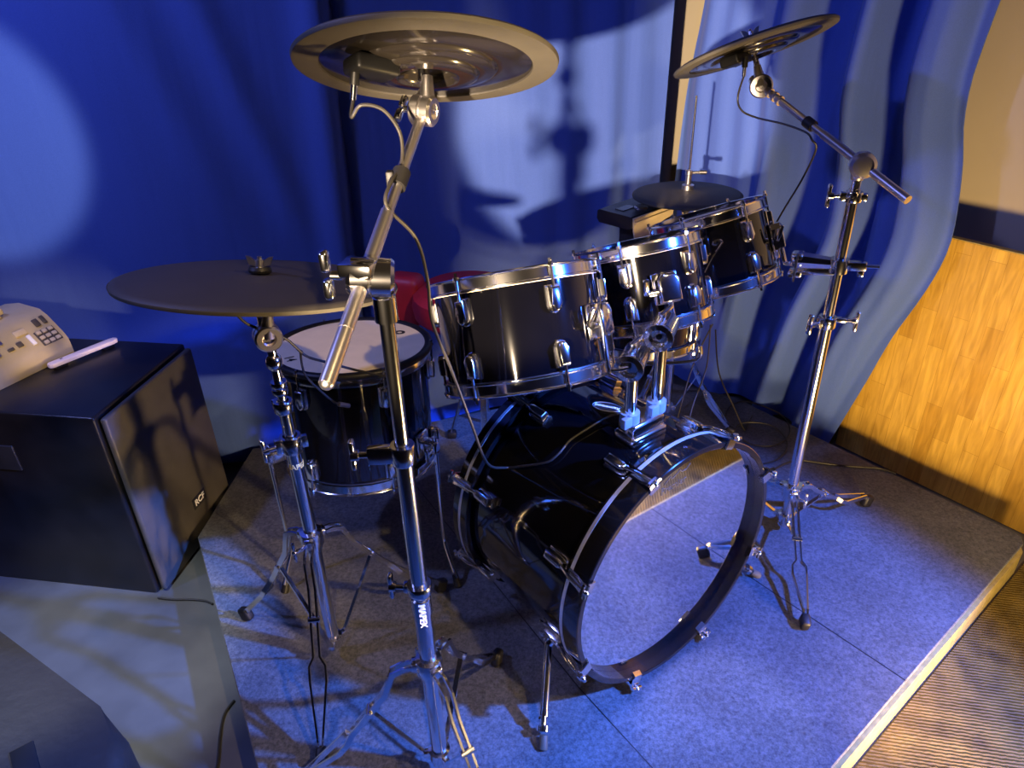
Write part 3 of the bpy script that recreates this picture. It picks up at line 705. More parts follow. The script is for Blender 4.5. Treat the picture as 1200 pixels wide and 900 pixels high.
# ---- front boom stand
S1 = (-.152, .811)
st = thing('boom_stand', 'tall chrome boom cymbal stand in front, its boom crossing the left cymbal', 'stand', (*S1, 0))
tripod(st, S1, .300, .060, (67, 185, 304), (.262, .262, .262))
pole(st, S1, .030, .455, .0142); pole(st, S1, .42, .735, .0128); pole(st, S1, .72, .965, .0098)
mb = MB(); mb.lathe([(.0142, 0), (.0158, .002), (.0158, .034), (.0128, .036)], o=(*S1, .420), n=24); mb.build('sleeve', M['chrome'], st, world=True)
clamp(st, S1, .727, .0108, 182, h=.030, arm=.038)
clamp(st, S1, .474, .0130, 175, h=.018, arm=.012)
tb = text_bm('MAPEX', .0155, (S1[0] + .0162, S1[1], .428), (0, 0, -1), (0, 1, 0), .0003); 
a1 = math.radians(-82); tb.xf(Matrix.Translation((*S1, 0)) @ Matrix.Rotation(a1, 4, 'Z') @ Matrix.Translation((-S1[0], -S1[1], 0))); tag(tb.build('lettering', M['white'], st, world=True), 'white vertical lettering')
C1 = V((-.102, 1.064, 1.196)); N1 = V((.019, .385, .923)).normalized()
T1 = V((-.1085, 1.028, 1.136))
P1 = V((-.168, .793, .992))
bd1 = (T1 - P1).normalized()
E1 = P1 - bd1 * .150
mb = MB(); mb.cyl(E1 + bd1 * .004, P1 + bd1 * .10, .0088, n=20); mb.cyl(P1 + bd1 * .10, T1 - bd1 * .02, .0072, n=18); mb.ball(E1 + bd1 * .006, .0086, 14)
mb.cyl(P1 - bd1 * .075, P1 - bd1 * .072, .0092, n=20)
bm1 = mb.build('boom_arm', M['satin'], st, world=True)
ax1 = V((-1, -.10, .10)).normalized()
mb = MB(); 
mb.lathe([(0, -.030), (.019, -.030), (.023, -.026), (.023, -.004), (.021, -.002), (.023, 0), (.023, .020), (.018, .025), (0, .025)], o=P1 + V((.004, .002, -.002)), axis=ax1, n=30, closed=False)
mb.box(P1 + V((-.004, -.004, .012)), (.042, .034, .018), rot=Matrix.Rotation(-.25, 3, 'Z'), bev=.004)
mb.cyl((*S1, .945), (*S1, .985), .0120, .0150, n=22); mb.lathe([(.0098, 0), (.0145, .002), (.0145, .034), (.0098, .036)], o=(*S1, .925), n=24)
hg = mb.build('boom_clamp', M['chrome'], st, world=True)
mb = MB(); q = P1 + ax1 * .025; mb.cyl(q, q + ax1 * .014, .006, n=14)
q = q + ax1 * .016
for k in (-1, 1):
    mb.box(q + V((-.002, 0, k * .017)), (.012, .016, .026), bev=.005, seg=3)
mb.build('wing_nut', M['chrome'], hg, world=True)
tilter(st, T1, N1, -bd1, (.93, -.36, -.05), C1, .020)
wing_nut(st, C1 + N1 * .0105, N1, (1, 0, 0))
mb = MB(); q = P1 + bd1 * .155; mb.cyl(q - bd1 * .013, q + bd1 * .013, .0118, n=16); mb.box(q + V((-.011, 0, -.001)), (.010, .014, .024), bev=.002); tag(mb.build('cable_strap', M['foot_rubber'], st, world=True), 'black fabric strap')
for (dd, zz) in ((.55, .0),):
    a = math.radians(185); e = V((math.cos(a), math.sin(a), 0)); s = V((-e.y, e.x, 0))
    mb = MB(); mb.box(V((*S1, 0)) + e * .155 + V((0, 0, .128)) - s * .0125, (.014, .0015, .012), rot=Matrix((e, s, V((0, 0, 1)))).transposed(), bev=.0004, seg=1); tag(mb.build('sticker', M['white'], st, world=True), 'small white sticker on a leg')

# ---- left straight stand
S2 = (-.402, 1.083)
s2 = thing('cymbal_stand', 'chrome straight cymbal stand with tripod legs on the left', 'stand', (*S2, 0))
tripod(s2, S2, .345, .055, (154, 40.6, -85), (.258, .285, .245))
pole(s2, S2, .035, .56, .0132); pole(s2, S2, .55, .650, .0108); pole(s2, S2, .64, .770, .0078)
clamp(s2, S2, .566, .0132, -150, h=.034, arm=.016); clamp(s2, S2, .566, .0132, 20, h=.026, arm=.016, knob=False)
clamp(s2, S2, .645, .0108, 150, h=.022, arm=.012, knob=False)
mb = MB()
for z in (.676, .690): mb.lathe([(.0078, -.005), (.0135, -.005), (.0145, 0), (.0135, .005), (.0078, .005)], o=(*S2, z), n=24)
mb.ball((*S2, .732), .0145, 18, (1, 1, 1.2)); mb.build('knurled_collar', M['chrome'], s2, world=True)
tb = text_bm('MAPEX', .015, (S2[0] + .0134, S2[1], .520), (0, 1, 0), (0, 0, 1), .0003); bend_text(tb, S2[0], S2[1], .0134)
tb.xf(Matrix.Translation((*S2, 0)) @ Matrix.Rotation(math.radians(-66), 4, 'Z') @ Matrix.Translation((-S2[0], -S2[1], 0))); tag(tb.build('lettering', M['gold'], s2, world=True), 'gold lettering round the tube')
C0 = V((-.392, 1.073, .884)); N0 = V((.088, .205, .975)).normalized()
T0 = V((-.396, 1.062, .790))
tilter(s2, T0, N0, (0, 0, -1), (.45, -.89, .05), C0, .0225)
wing_nut(s2, C0 + N0 * .012, N0, (1, .1, 0))

# ---- right boom stand
S3 = (.702, 1.443)
s3 = thing('boom_stand', 'chrome boom cymbal stand on the right holding the tilted cymbal and farthest tom', 'stand', (*S3, 0))
tripod(s3, S3, .140, .050, (-101, 19.6, 139), (.325, .275, .30), tube_r=.0135)
pole(s3, S3, .025, .60, .0135); pole(s3, S3, .58, .90, .0112); pole(s3, S3, .88, .945, .0092)
clamp(s3, S3, .606, .0128, 200, h=.026, arm=.012); clamp(s3, S3, .612, .0128, -15, h=.012, arm=.026)
clamp(s3, S3, .884, .0110, 170, h=.020, arm=.016); clamp(s3, S3, .884, .0110, -20, h=.016, arm=.016, knob=False)
C2 = V((.558, 1.756, 1.140)); N2 = V((-.25, .293, .923)).normalized()
T2 = C2 - N2 * .088
P2 = V((.704, 1.436, .948))
bd2 = (T2 - P2).normalized(); E2 = P2 - bd2 * .125
mb = MB(); mb.cyl(E2, P2 + bd2 * .12, .0088, n=20); mb.cyl(P2 + bd2 * .12, T2 - bd2 * .02, .0076, n=18)
for k in (.030, .048, .066): mb.cyl(T2 - bd2 * k, T2 - bd2 * (k + .006), .0105, n=18)
mb.cyl(P2 - bd2 * .055, P2 - bd2 * .052, .0092, n=20)
mb.build('boom_arm', M['satin'], s3, world=True)
ax2 = V((-.35, -.93, .1)).normalized()
mb = MB(); mb.lathe([(0, -.026), (.020, -.026), (.025, -.020), (.025, -.002), (.023, 0), (.025, .002), (.025, .016), (.019, .024), (0, .027)], o=P2, axis=ax2, n=30, closed=False)
mb.cyl((*S3, .918), (*S3, .945), .012, .016, n=20); mb.build('boom_clamp', M['satin'], s3, world=True)
tilter(s3, T2, N2, -bd2, (-.28, -.95, .10), C2, .0255)
wing_nut(s3, C2 + N2 * .0105, N2, (1, 0, 0))
mb = MB(); q = P2 + bd2 * .165; mb.cyl(q - bd2 * .012, q + bd2 * .012, .0118, n=12); tag(mb.build('cable_strap', M['foot_rubber'], s3, world=True), 'black fabric strap')
# tom clamp arm on the stand
A0 = V((*S3, .737)); J = V((.628, 1.482, .728)); ad = (J - A0).normalized(); as_ = V((-ad.y, ad.x, 0)); rot = Matrix((ad, as_, ad.cross(as_))).transposed()
mb = MB(); mb.lathe([(.0112, -.015), (.019, -.015), (.020, 0), (.019, .015), (.0112, .015)], o=A0, n=24)
mb.box(A0 - ad * .034, (.040, .018, .020), rot=rot, bev=.004); mb.cyl(A0 - ad * .045, A0 - ad * .078, .004, n=10); mb.box(A0 - ad * .045 - V((0, 0, .016)), (.012, .014, .014), rot=rot, bev=.003)
mb.cyl(A0 + ad * .010 + V((0, 0, .004)), J + V((0, 0, .010)), .0125, .0195, n=8); mb.box((A0 + J) / 2 - V((0, 0, .014)), ((J - A0).length - .006, .020, .016), rot=rot, bev=.004)
mb.box(J + V((0, 0, .012)), (.026, .034, .030), rot=rot, bev=.006, seg=3); mb.box(J - V((0, 0, .020)), (.028, .034, .014), rot=rot, bev=.004)
ca_ = mb.build('clamp_arm', M['chrome'], s3, world=True)
mb = MB(); mb.cyl(J + as_ * .019 + V((0, 0, .03)), J + as_ * .019 - V((0, 0, .034)), .0028, n=8); mb.build('clamp_bolt', M['chrome'], ca_, world=True)
a = tom_point(TOM3, -14, TOM3['rs'] + .020, TOM3['D'] * .47 + .02); b = tom_point(TOM3, -14, TOM3['rs'] + .022, .030)
mb = MB(); mb.tube([a, b, b + (J - b) * .14 - V((0, 0, .008)), J + ad * .012], .0050, n=12, sub=4); mb.build('tom_arm', M['chrome'], s3, world=True)

# ------------------------------------------------------------------ cymbal pads
def cymbal(label, C, n, R, jack=None, rim=True, name='cymbal_pad', bell=.5):
    t = thing(name, label, 'cymbal', C, zframe(n))
    mb = MB(); k = R / .178
    top = [(.006, .0095), (.026 * k, .0095), (.045 * k, .0060), (.055 * k, .0052), (R - .012, .0010), (R - .003, -.0020), (R, -.0060), (R - .0015, -.0100), (R - .006, -.0115), (.806 * R, -.0115), (.800 * R, -.0080), (.10 * R, -.0010), (.006, .0005)]
    mb.lathe(top, n=96); mb.build('pad', M['rubber'], t)
    if rim:
        mb = MB(); mb.lathe([(.806 * R, -.0118), (R - .0065, -.0120), (R - .0010, -.0104), (R + .0004, -.0062), (R + .0002, -.0048), (R - .0015, -.0090), (R - .0065, -.0108), (.806 * R, -.0108)], n=96); mb.build('rim_band', M['rim_rubber'], t)
    mb = MB()
    pr = [(.802 * R, -.0090), (.795 * R, -.0100), (.54 * R, -.0115), (.525 * R, -.0150), (.50 * R, -.0170), (.40 * R, -.0185), (.385 * R, -.0225), (.36 * R, -.0240), (.255 * R, -.0255), (.235 * R, -.0250), (.200 * R, -.0170), (.190 * R, -.0100), (.05 * R, -.0060)]
    mb.lathe(pr, n=96, closed=False); pl = mb.build('underside_plate', M['plate'], t, ang=50)
    if jack is not None:
        m = rz(jack)
        mb = MB(); mb.box((.47 * R, 0, -.0255), (.062 * k, .046 * k, .022), bev=.006, seg=3)
        mb.xf(m); jb = mb.build('jack_box', M['jack_plastic'], t)
    return t
t1 = cymbal('round crash cymbal pad seen from below at the top of the front boom', C1, N1, .178, jack=-142)
t2 = cymbal('small tilted cymbal pad at upper right on the right-hand boom', C2, N2, .178, jack=-138)
t3 = cymbal('large dark rubber cymbal pad on the left straight stand', C0, N0, .2135, jack=190)
def plug(t, C, n, R, ang, drop, ln=.030):
    m = zframe(n) @ Matrix.Rotation(math.radians(ang), 3, 'Z')
    q = V(C) + m @ V((.60 * R, 0, -.030)); d = V(drop).normalized()
    mb = MB(); mb.cyl(q, q + d * .020, .0062, n=12); o = mb.build('cable_plug', M['jack_plastic'], t, world=True)
    mb = MB(); mb.cyl(q + d * .018, q + d * (.018 + ln), .0042, n=12); mb.build('plug_barrel', M['chrome'], o, world=True)
    return q + d * (.018 + ln)
PB1 = plug(t1, C1, N1, .178, -142, (-.18, -.15, -1), .020)
PB2 = plug(t2, C2, N2, .178, -120, (.02, 0, -1), .020)
def cable(label, pts, r=.0026, sub=8, n=8):
    mb = MB(); mb.tube(pts, r, n=n, sub=sub); o = mb.build('cable', M['cable']); return tag(o, label, 'cable')
# ------------------------------------------------------------------ hi-hat, snare and module behind the toms
HH = (.500, 1.983); CH_ = V((*HH, .754)); NH = V((-.004, .025, 1)).normalized()
hs = thing('hi_hat_stand', 'chrome hi-hat stand behind the rack toms with a thin pull rod rising above its cymbal', 'stand', (*HH, 0))
tripod(hs, HH, .300, .060, (-26, 94, 214), (.205, .19, .20), tube_r=.0125)
pole(hs, HH, .012, .45, .0125); pole(hs, HH, .44, .722, .0095)
mb = MB(); mb.cyl((*HH, .70), (*HH, 1.006), .0032, n=12); mb.build('pull_rod', M['chrome'], hs, world=True)
mb = MB(); mb.lathe([(.0095, .700), (.020, .712), (.028, .735), (.028, .742), (.0035, .742), (.0035, .700)], o=(*HH, 0), n=28); mb.build('cup', M['black_plastic'], hs, world=True)
mb = MB(); mb.lathe([(.0034, .764), (.0165, .764), (.0165, .776), (.0085, .779), (.0085, .802), (.0100, .804), (.0100, .815), (.0034, .816)], o=(*HH, 0), n=24); q = V((*HH, .808)); mb.cyl(q, q + V((.030, -.004, .002)), .0040, n=10); mb.cyl(q + V((.028, -.004, .002)), q + V((.046, -.006, .002)), .0062, n=12); mb.build('clutch', M['satin'], hs, world=True)
clamp(hs, HH, .446, .0125, -60, h=.022, arm=.014)
e = V((math.cos(math.radians(200)), math.sin(math.radians(200)), 0)); s = V((-e.y, e.x, 0)); rot = Matrix((e, s, V((0, 0, 1)))).transposed()
mb = MB(); mb.prism([(.03, -.030), (.08, -.042), (.22, -.040), (.24, -.030), (.24, .030), (.22, .040), (.08, .042), (.03, .030)], V((*HH, .055)), (e * 1 + V((0, 0, -.12))), s, 0, .008, bev=.002, seg=1); mb.build('footboard', M['satin'], hs, world=True)
mb = MB(); mb.box(V((*HH, .008)) + e * .05, (.12, .07, .012), rot=rot, bev=.003); mb.build('base_frame', M['chrome'], hs, world=True)
t4 = cymbal('small flat hi-hat cymbal pad at the back behind the farthest tom', CH_, NH, .150, name='hi_hat_pad')

SN = V((.345, 1.765, .425))
make_tom('black snare drum mostly hidden behind and below the middle rack tom', Cb=tuple(SN), n=(.02, .05, 1), D=.130, rs=.158, Rr=.167, ph0=-100, name='snare_drum')
ss = thing('snare_stand', 'chrome snare stand hidden behind the bass drum', 'stand', (.345, 1.765, 0))
tripod(ss, (.345, 1.765), .20, .05, (30, 160, 270), (.17, .155, .17), tube_r=.011)
pole(ss, (.345, 1.765), .03, .34, .011)
for az in (-40, 80, 200):
    a = math.radians(az); e = V((math.cos(a), math.sin(a), 0)); B = V((.345, 1.765, 0))
    zt = .4175 + (e.x * -.02 + e.y * -.05) * .17
    mb = MB(); mb.tube([B + V((0, 0, .34)), B + e * .08 + V((0, 0, .365)), B + e * .181 + V((0, 0, zt - .012)), B + e * .185 + V((0, 0, zt + .03))], .005, n=10, sub=4); mb.build('basket_arm', M['chrome'], ss, world=True)

md = thing('drum_module', 'small black electronic drum module on a bracket coloured beige as warmly lit behind the middle tom', 'drum module', (.334, 1.88, .683))
ex = V((.722, .692, 0)).normalized(); ey = V((-ex.y, ex.x, 0)); O = V((.334, 1.880, 0)); rot = Matrix((ex, ey, V((0, 0, 1)))).transposed()
mb = MB(); mb.prism([(0, .690), (.014, .684), (.112, .686), (.120, .697), (.118, .718), (.112, .722), (.004, .720), (0, .716)], O, ey, (0, 0, 1), -.002, -.002 + -.0 + .19 if False else .19, bev=.002, seg=1)
# prism extrudes along ey x z = ex
mb.build('housing', M['black_plastic'], md, world=True)
mb = MB(); mb.prism([(.000, .0), (.186, .0), (.186, -.030), (.150, -.034), (.105, -.040), (.098, -.052), (.090, -.062), (.084, -.120), (.038, -.120), (.034, -.064), (.012, -.060), (.004, -.036)], O + V((0, 0, .717)) - ey * .0005, ex, (0, 0, 1), 0, .004, bev=.0008, seg=1)  # warm lit tone of the module's front put into the plate's beige
fp = mb.build('mount_plate', M['beige'], md, world=True)
mb = MB(); mb.box(O + ex * .095 + V((0, 0, .703)) - ey * .0055, (.180, .004, .007), rot=rot, bev=.0012); mb.build('plate_rib', M['beige'], fp, world=True)
mb = MB(); mb.box(O + ex * .06 + ey * .05 + V((0, 0, .625)), (.035, .05, .12), rot=rot, bev=.004); q = O + ex * .06 + ey * .06; mb.cyl(q + V((0, 0, .60)), V((*HH, .60)), .008, n=14); mb.lathe([(.0098, .585), (.018, .585), (.018, .615), (.0098, .615)], o=(*HH, 0), n=20); mb.build('clamp_arm', M['black_plastic'], md, world=True)
mb = MB(); mb.box(O + ex * .055 + ey * .066 + V((0, 0, .7215)), (.055, .030, .002), rot=rot, bev=.0005, seg=1); mb.build('display', M['plate'], md, world=True)
mb = MB(); mb.lathe([(0, 0), (.019, 0), (.019, .003), (.015, .006), (0, .006)], o=O + ex * .085 + ey * .036 + V((0, 0, .720)), n=28, closed=False); mb.build('dial', M['satin'], md, world=True)
for i in range(6):
    mb = MB(); mb.box(O + ex * (.125 + .02 * (i % 3)) + ey * (.03 + .024 * (i // 3)) + V((0, 0, .7215)), (.012, .010, .004), rot=rot, bev=.001); mb.build('button', M['satin'] if i == 1 else M['dark_key'], md, world=True)

# ------------------------------------------------------------------ drummer's red seat
dt = thing('drum_throne', 'red padded drum seat with low back behind the floor tom', 'seat', (-.12, 1.86, 0))
mb = MB(); mb.lathe([(0, .475), (.135, .475), (.150, .490), (.155, .520), (.150, .548), (.132, .562), (0, .566)], o=(-.118, 1.865, -.022), n=48, closed=False); mb.build('seat', M['red'], dt, world=True)
mb = MB(); mb.box((-.292, 1.905, .495), (.100, .075, .150), rot=Matrix.Rotation(-.35, 3, 'Z'), bev=.022, seg=4); mb.build('backrest', M['red'], dt, world=True)
mb = MB(); mb.tube([(-.085, 1.865, .468), (-.19, 1.885, .455), (-.285, 1.905, .44), (-.290, 1.906, .50)], .012, n=12); mb.build('back_bar', M['black_plastic'], dt, world=True)
mb = MB(); mb.cyl((-.085, 1.865, .14), (-.085, 1.865, .474), .014, n=18); mb.build('post', M['chrome'], dt, world=True)
for az in (-90, 30, 150):
    a = math.radians(az); e = V((math.cos(a), math.sin(a), 0)); B = V((-.085, 1.865, 0)); k = .13 if az != -90 else .16
    mb = MB(); mb.strip([B + e * .012 + V((0, 0, .30)), B + e * .05 + V((0, 0, .26)), B + e * k + V((0, 0, .015))], V((-e.y, e.x, 0)), .018, .005); lg = mb.build('leg', M['chrome'], dt, world=True)
    mb = MB(); mb.box(B + e * k + V((0, 0, .0125)), (.03, .026, .024), bev=.006); mb.build('rubber_foot', M['foot_rubber'], lg, world=True)

# ------------------------------------------------------------------ loudspeaker on the left and what lies on it
K = V((-.915, 1.360, 0)); e1 = V((-.9855, .17, 0)).normalized(); e2 = V((.17, .9855, 0)).normalized(); nn = V((.9855, -.17, 0)).normalized()
rot = Matrix((e1, e2, V((0, 0, 1)))).transposed()
sp = thing('loudspeaker', 'big black loudspeaker cabinet standing on the floor at left with its grille toward the drums', 'loudspeaker', (K + e1 * .33 + e2 * .19 + V((0, 0, FZ))), rot)
W, DP, H = .68, .375, .538
mb = MB(); mb.box(K + e1 * (W / 2 + .010) + e2 * (DP / 2) + V((0, 0, FZ + H / 2)), (W - .02, DP, H), rot=rot, bev=.006, seg=3); mb.build('cabinet', M['cab'], sp, world=True)
mb = MB(); mb.box(K + e1 * .005 + e2 * (DP / 2) + V((0, 0, FZ + H / 2)), (.016, DP - .016, H - .014), rot=rot, bev=.006, seg=3); gr = mb.build('grille', M['grille'], sp, world=True)
mb = MB(); mb.box(K - e1 * .0035 + e2 * .225 + V((0, 0, .0545)), (.003, .060, .034), rot=rot, bev=.0012, seg=1); bd = mb.build('logo_plate', M['black_plastic'], gr, world=True)
tb = text_bm('RCF', .026, K - e1 * .0055 + e2 * .225 + V((0, 0, .0545)), e2, (0, 0, 1), .0005); tag(tb.build('logo_lettering', M['white'], bd, world=True), 'white logo letters')
mb = MB(); mb.box(K + e1 * .34 - e2 * .001 + V((0, 0, .33)), (.16, .006, .07), rot=rot, bev=.002); mb.build('handle_recess', M['black_plastic'], sp, world=True)
ST = FZ + H
dv = thing('sound_mixer', 'champagne-silver plastic mixer with rows of buttons lying on the loudspeaker', 'mixer', (-1.25, 1.65, ST))
f = V((.41, .912, 0)).normalized(); g = V((-f.y, f.x, 0)); O = V((-1.224, 1.503, ST + .001))
mb = MB(); prof = [(0, 0), (-.002, .012), (.001, .045), (.010, .060), (.052, .103), (.075, .117), (.15, .122), (.21, .110), (.225, .08), (.225, 0)]
mb.prism(prof, O, g, (0, 0, 1), -.26, .203, bev=0)
bmesh.ops.bevel(mb.bm, geom=[e_ for e_ in mb.bm.edges if len(e_.link_faces) == 2 and e_.calc_face_angle(0) > 1.2], offset=.014, segments=4, affect='EDGES', profile=.5)
mb.build('case', M['silver_plastic'], dv, world=True, ang=50)
def on_face(s, k):  # point on the sloping front face
    return O + f * s + g * (.0105 + .041 * k) + V((0, 0, .060 + .042 * k))
fn = (V((0, 0, 1)) * .70 - g * .715).normalized(); ft_ = (g * .70 + V((0, 0, 1)) * .715).normalized(); rotf = Matrix((f, ft_, fn)).transposed()
mb = MB(); mb.box(on_face(.166, .17), (.052, .042, .003), rot=rotf, bev=.001); mb.build('keypad_frame', M['dark_key'], dv, world=True)
for i in range(3):
    for j in range(3):
        mb = MB(); mb.box(on_face(.150 + .016 * j, -.08 + .25 * i) + fn * .0025, (.0115, .0095, .006), rot=rotf, bev=.0015); mb.build('button', M['beige'], dv, world=True)
for (s_, k_, w_, h_, m_) in ((.165, .88, .014, .022, 'dark_key'), (.185, .90, .010, .024, 'dark_key'), (.115, .75, .030, .016, 'beige'), (.095, .30, .014, .014, 'dark_key'), (.125, .28, .010, .030, 'white'), (.070, .25, .016, .008, 'dark_key'), (.035, .30, .016, .018, 'satin'), (.008, .30, .016, .018, 'satin'), (.045, .75, .040, .020, 'satin')):
    mb = MB(); mb.box(on_face(s_, k_) + fn * .001, (w_, h_, .007), rot=rotf, bev=.002); mb.build('switch', M[m_], dv, world=True)
mb = MB(); mb.box(O + f * .03 + g * .115 + V((0, 0, .134)), (.21, .022, .018), rot=Matrix((f, g, V((0, 0, 1)))).transposed(), bev=.006, seg=3); mb.box(O + f * -.02 + g * .115 + V((0, 0, .124)), (.03, .018, .02), bev=.003); mb.box(O + f * .11 + g * .115 + V((0, 0, .124)), (.03, .018, .02), bev=.003); mb.build('carry_handle', M['beige'], dv, world=True)
a, b = V((-1.150, 1.600, ST)), V((-1.050, 1.742, ST)); d = (b - a).normalized(); s = V((-d.y, d.x, 0))
o = thing('plastic_bar', 'narrow ivory plastic bar lying on the loudspeaker beside the mixer', 'bar', (a + b) / 2)
mb = MB(); L = (b - a).length
mb.prism([(0, -.012), (L * .9, -.012), (L * .97, -.009), (L, 0), (L * .97, .009), (L * .9, .012), (0, .012), (-.006, .006), (-.006, -.006)], a + V((0, 0, .010)), d, s, 0, .010, bev=.003, seg=2); mb.build('bar', M['ivory'], o, world=True)
mb = MB(); rot = Matrix((d, s, V((0, 0, 1)))).transposed(); mb.box(a + d * .02 + V((0, 0, .0055)), (.03, .020, .010), rot=rot, bev=.002); mb.box(b - d * .03 + V((0, 0, .0055)), (.03, .018, .010), rot=rot, bev=.002); tag(mb.build('rubber_pad', M['foot_rubber'], o, world=True), 'dark rubber pad')
mb = MB(); mb.box(a + d * .028 + s * .002 + V((0, 0, .0203)), (.006, .004, .001), rot=rot); mb.build('printed_dot', M['dark_key'], o, world=True)

# dark moulded cabinet at the lower left
bg = thing('floor_monitor', 'dark brown moulded floor monitor cut off by the lower left edge of the photo', 'loudspeaker', (-.95, .75, FZ))
mb = MB(); poly = [(-1.35, 1.205), (-1.02, 1.0), (-.735, .822), (-.672, .772), (-.640, .700), (-.632, .60), (-.64, .40), (-1.35, .40)]
mb.prism(poly[::-1], (0, 0, 0), (1, 0, 0), (0, 1, 0), FZ + .001, .20, bev=.028, seg=4); mb.build('cabinet', M['bag'], bg, world=True, ang=50)
for (x, y, l, w_, r_) in ((-.80, .71, .10, .035, -.9), (-.93, .80, .07, .03, -.9), (-.87, .62, .06, .025, -.7)):
    mb = MB(); mb.box((x, y, .2005), (l, w_, .004), rot=Matrix.Rotation(r_, 3, 'Z'), bev=.0015); mb.build('grip_recess', M['black_plastic'], bg, world=True)

# ------------------------------------------------------------------ cables
cable('thin black cable from the top front cymbal past the nearest tom to the bass drum', [PB1, (-.192, .955, 1.142), (-.178, .955, 1.156), (-.150, .95, 1.150), (-.132, .95, 1.120), (-.133, .935, 1.085), (-.142, .895, 1.074), (-.146, .87, 1.052), (-.118, .90, 1.0), (-.114, .95, .921), (-.114, .958, .857), (-.093, .968, .773), (-.068, .985, .66), (-.048, 1.04, .54), (-.020, 1.150, .4475), (.015, 1.134, .462), (.061, 1.114, .484), (.085, 1.119, .500), (.108, 1.139, .516), (.145, 1.157, .531), (.184, 1.178, .541), (.202, 1.172, .552)], r=.0024)
cable('cable looping from under the tilted upper right cymbal along its boom', [PB2, (.512, 1.67, 1.045), (.520, 1.655, 1.020), (.552, 1.645, 1.006), (.594, 1.60, 1.000), (.628, 1.555, .990), (.640, 1.545, .976), (.654, 1.55, .955), (.656, 1.60, .881), (.642, 1.66, .777), (.62, 1.70, .66)], r=.0022)
cable('cable with a knot strung from the left stand across the floor tom head', [(-.425, 1.03, .846), (-.418, 1.05, .818), (-.395, 1.085, .785), (-.378, 1.10, .765), (-.359, 1.12, .724), (-.337, 1.15, .695), (-.290, 1.18, .660), (-.251, 1.20, .636), (-.222, 1.215, .622)], r=.0024)
o = cable('short plug lead dangling from the knot in front of the floor tom', [(-.352, 1.124, .716), (-.360, 1.115, .728), (-.366, 1.12, .732), (-.368, 1.12, .70), (-.364, 1.125, .675), (-.350, 1.14, .640), (-.336, 1.16, .605), (-.325, 1.18, .582)], r=.0020)
mb = MB(); mb.cyl((-.330, 1.172, .592), (-.318, 1.196, .573), .0045, n=10); mb.build('plug', M['satin'], o)
cable('lead hanging from the snare drum down over the back of the bass drum', [(.553, 1.78, .447), (.517, 1.78, .342), (.480, 1.73, .25), (.440, 1.66, .12), (.43, 1.64, .006)], r=.0022)
cable('lead hanging from the snare rim to the floor by the hi-hat stand leg', [(.585, 1.85, .395), (.620, 1.875, .24), (.690, 1.90, .10), (.735, 1.91, .012), (.755, 1.94, .004), (.79, 2.0, .004)], r=.0022)
cable('lead curling down between the tom posts and the hi-hat leg', [(.538, 1.75, .46), (.526, 1.70, .358), (.480, 1.63, .28), (.455, 1.58, .20), (.44, 1.55, .10), (.47, 1.56, .005)], r=.0022)
cable('loose cable coiled in loops on the carpet behind the right stand', [(.70, 2.00, .005), (.732, 2.059, .005), (.79, 2.09, .005), (.849, 2.050, .005), (.890, 1.985, .005), (.874, 1.886, .005), (.80, 1.825, .005), (.735, 1.84, .005), (.705, 1.90, .008), (.745, 1.95, .010), (.83, 1.93, .010), (.850, 1.84, .005), (.80, 1.76, .005), (.744, 1.733, .005)], r=.0024)
cable('cable trailing across the carpet toward the base of the wood panel', [(.744, 1.690, .004), (.839, 1.745, .004), (.93, 1.725, .004), (1.001, 1.708, .004), (1.07, 1.695, .004), (1.107, 1.668, .004)], r=.0030)
cable('thin cable running from under the loudspeaker to the riser edge', [(-.925, 1.345, FZ + .004), (-.886, 1.338, FZ + .004), (-.840, 1.336, FZ + .004), (-.800, 1.330, FZ + .004), (-.775, 1.318, FZ + .004)], r=.0026)
cable('thin cable lying along the left edge of the riser near the bottom of the photo', [(-.612, .82, FZ + .004), (-.615, .882, FZ + .004), (-.632, .95, FZ + .004), (-.640, 1.0, FZ + .004), (-.63, 1.035, FZ + .004)], r=.0026)

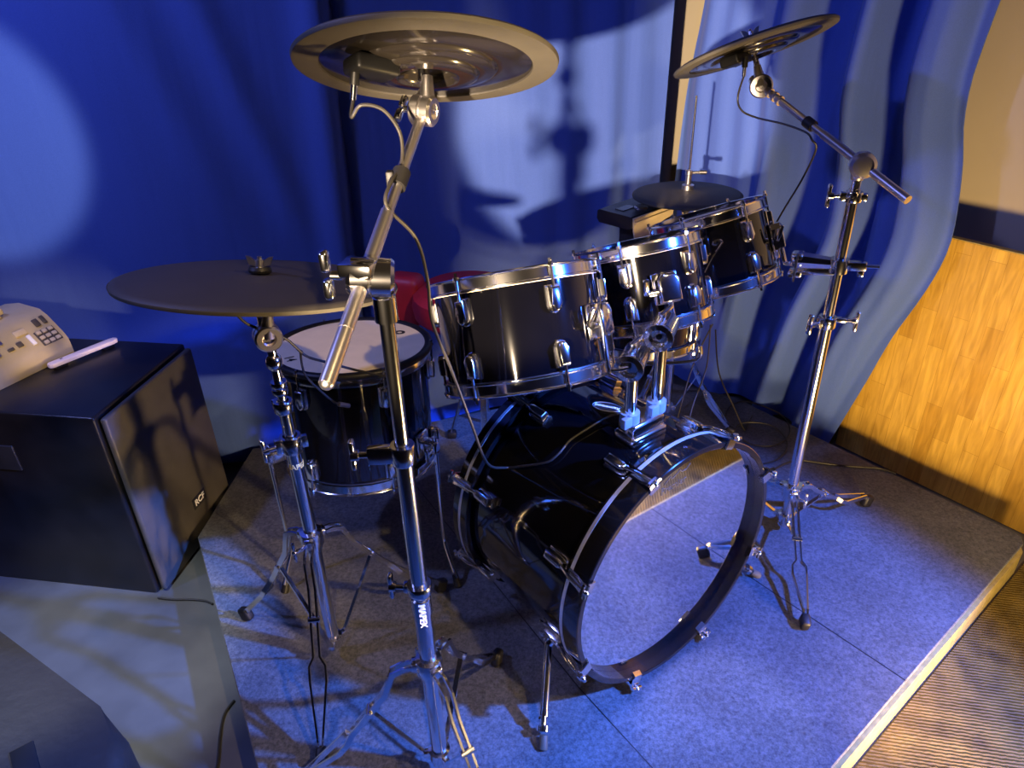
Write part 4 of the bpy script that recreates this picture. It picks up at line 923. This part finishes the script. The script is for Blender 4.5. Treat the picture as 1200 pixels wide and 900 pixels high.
# ------------------------------------------------------------------ lights
def aim(o, tgt): o.rotation_euler = (V(tgt) - o.location).to_track_quat('-Z', 'Y').to_euler()
def spot(name, loc, tgt, col, W, deg, blend=.5, size=.04):
    l = bpy.data.lights.new(name, 'SPOT'); l.color = col; l.energy = W; l.spot_size = math.radians(deg); l.spot_blend = blend; l.shadow_soft_size = size
    o = bpy.data.objects.new(name, l); COL.objects.link(o); o.location = loc; aim(o, tgt); return o
spot('floor_par_and_fill', (.92, .60, .012), (.42, 1.75, 1.05), (1, .66, .27), 150, 140, .8, .075)
spot('overhead_and_fill', (1.10, -.20, 2.50), (-.33, 1.22, .35), (1, .69, .34), 185, 27, .4, .04)
spot('floor_par_and_fill', (.55, .35, .35), (-.90, 1.52, .20), (1, .68, .34), 130, 26, .5, .03)  # added fill, no known source: warms the loudspeaker grille
spot('overhead_and_fill', (.60, -.30, 2.40), (-1.22, 1.62, .55), (1, .72, .40), 190, 9, .4, .03)  # added narrow fill to brighten the mixer
spot('added_fill_lamp', (2.0, -.70, 2.20), (1.30, .84, -.05), (1, .72, .40), 330, 26, .7, .05)  # added warm fill for the ribbed mat, no such lamp known
spot('side_stage_and_fill', (1.55, .50, 1.40), (.20, 1.00, 0), (.035, .145, 1), 780, 58, .4, .04)
spot('side_stage_and_fill', (1.57, .47, 1.43), (-.48, 1.10, 0), (.07, .22, 1), 620, 27, .5, .04)  # added twin of the blue lamp, lifts the carpet at left
spot('front_stage_and_fill', (-.49, -.55, 1.12), (.335, 2.3, .90), (1, .75, .50), 980, 18.5, .25, .025)
spot('front_stage_and_fill', (-.52, -.57, 1.12), (-1.42, 2.0, .95), (1, .96, .92), 230, 15, .35, .03)  # added spot that makes the bright patch on the left curtain
spot('added_fill_lamp', (-.80, .50, 2.50), (-1.02, 1.12, -.08), (.88, .97, 1), 330, 20, .6, .05)  # added cool fill for the floor at lower left
spot('follow_spot', (-.15, -.45, 2.40), (.400, .865, 0), (.60, .66, 1), 200, 7.4, .25, .02)
spot('blue_wash_and_fill', (-1.70, .75, 2.35), (.10, 2.15, .60), (.22, .27, .9), 150, 110, .6, .06)
spot('blue_wash_and_fill', (.35, .35, 2.55), (1.0, 1.85, .70), (.10, .17, .9), 32, 70, .7, .06)  # added second wash that blues the right curtain
w = bpy.data.worlds.new('room_air'); sc.world = w; w.use_nodes = True
w.node_tree.nodes['Background'].inputs[0].default_value = (.62, .55, .50, 1); w.node_tree.nodes['Background'].inputs[1].default_value = .03
sc.view_settings.view_transform = 'Standard'; sc.view_settings.look = 'None'; sc.view_settings.gamma = 1; sc.view_settings.use_curve_mapping = False
sc.view_settings.exposure = 0.0
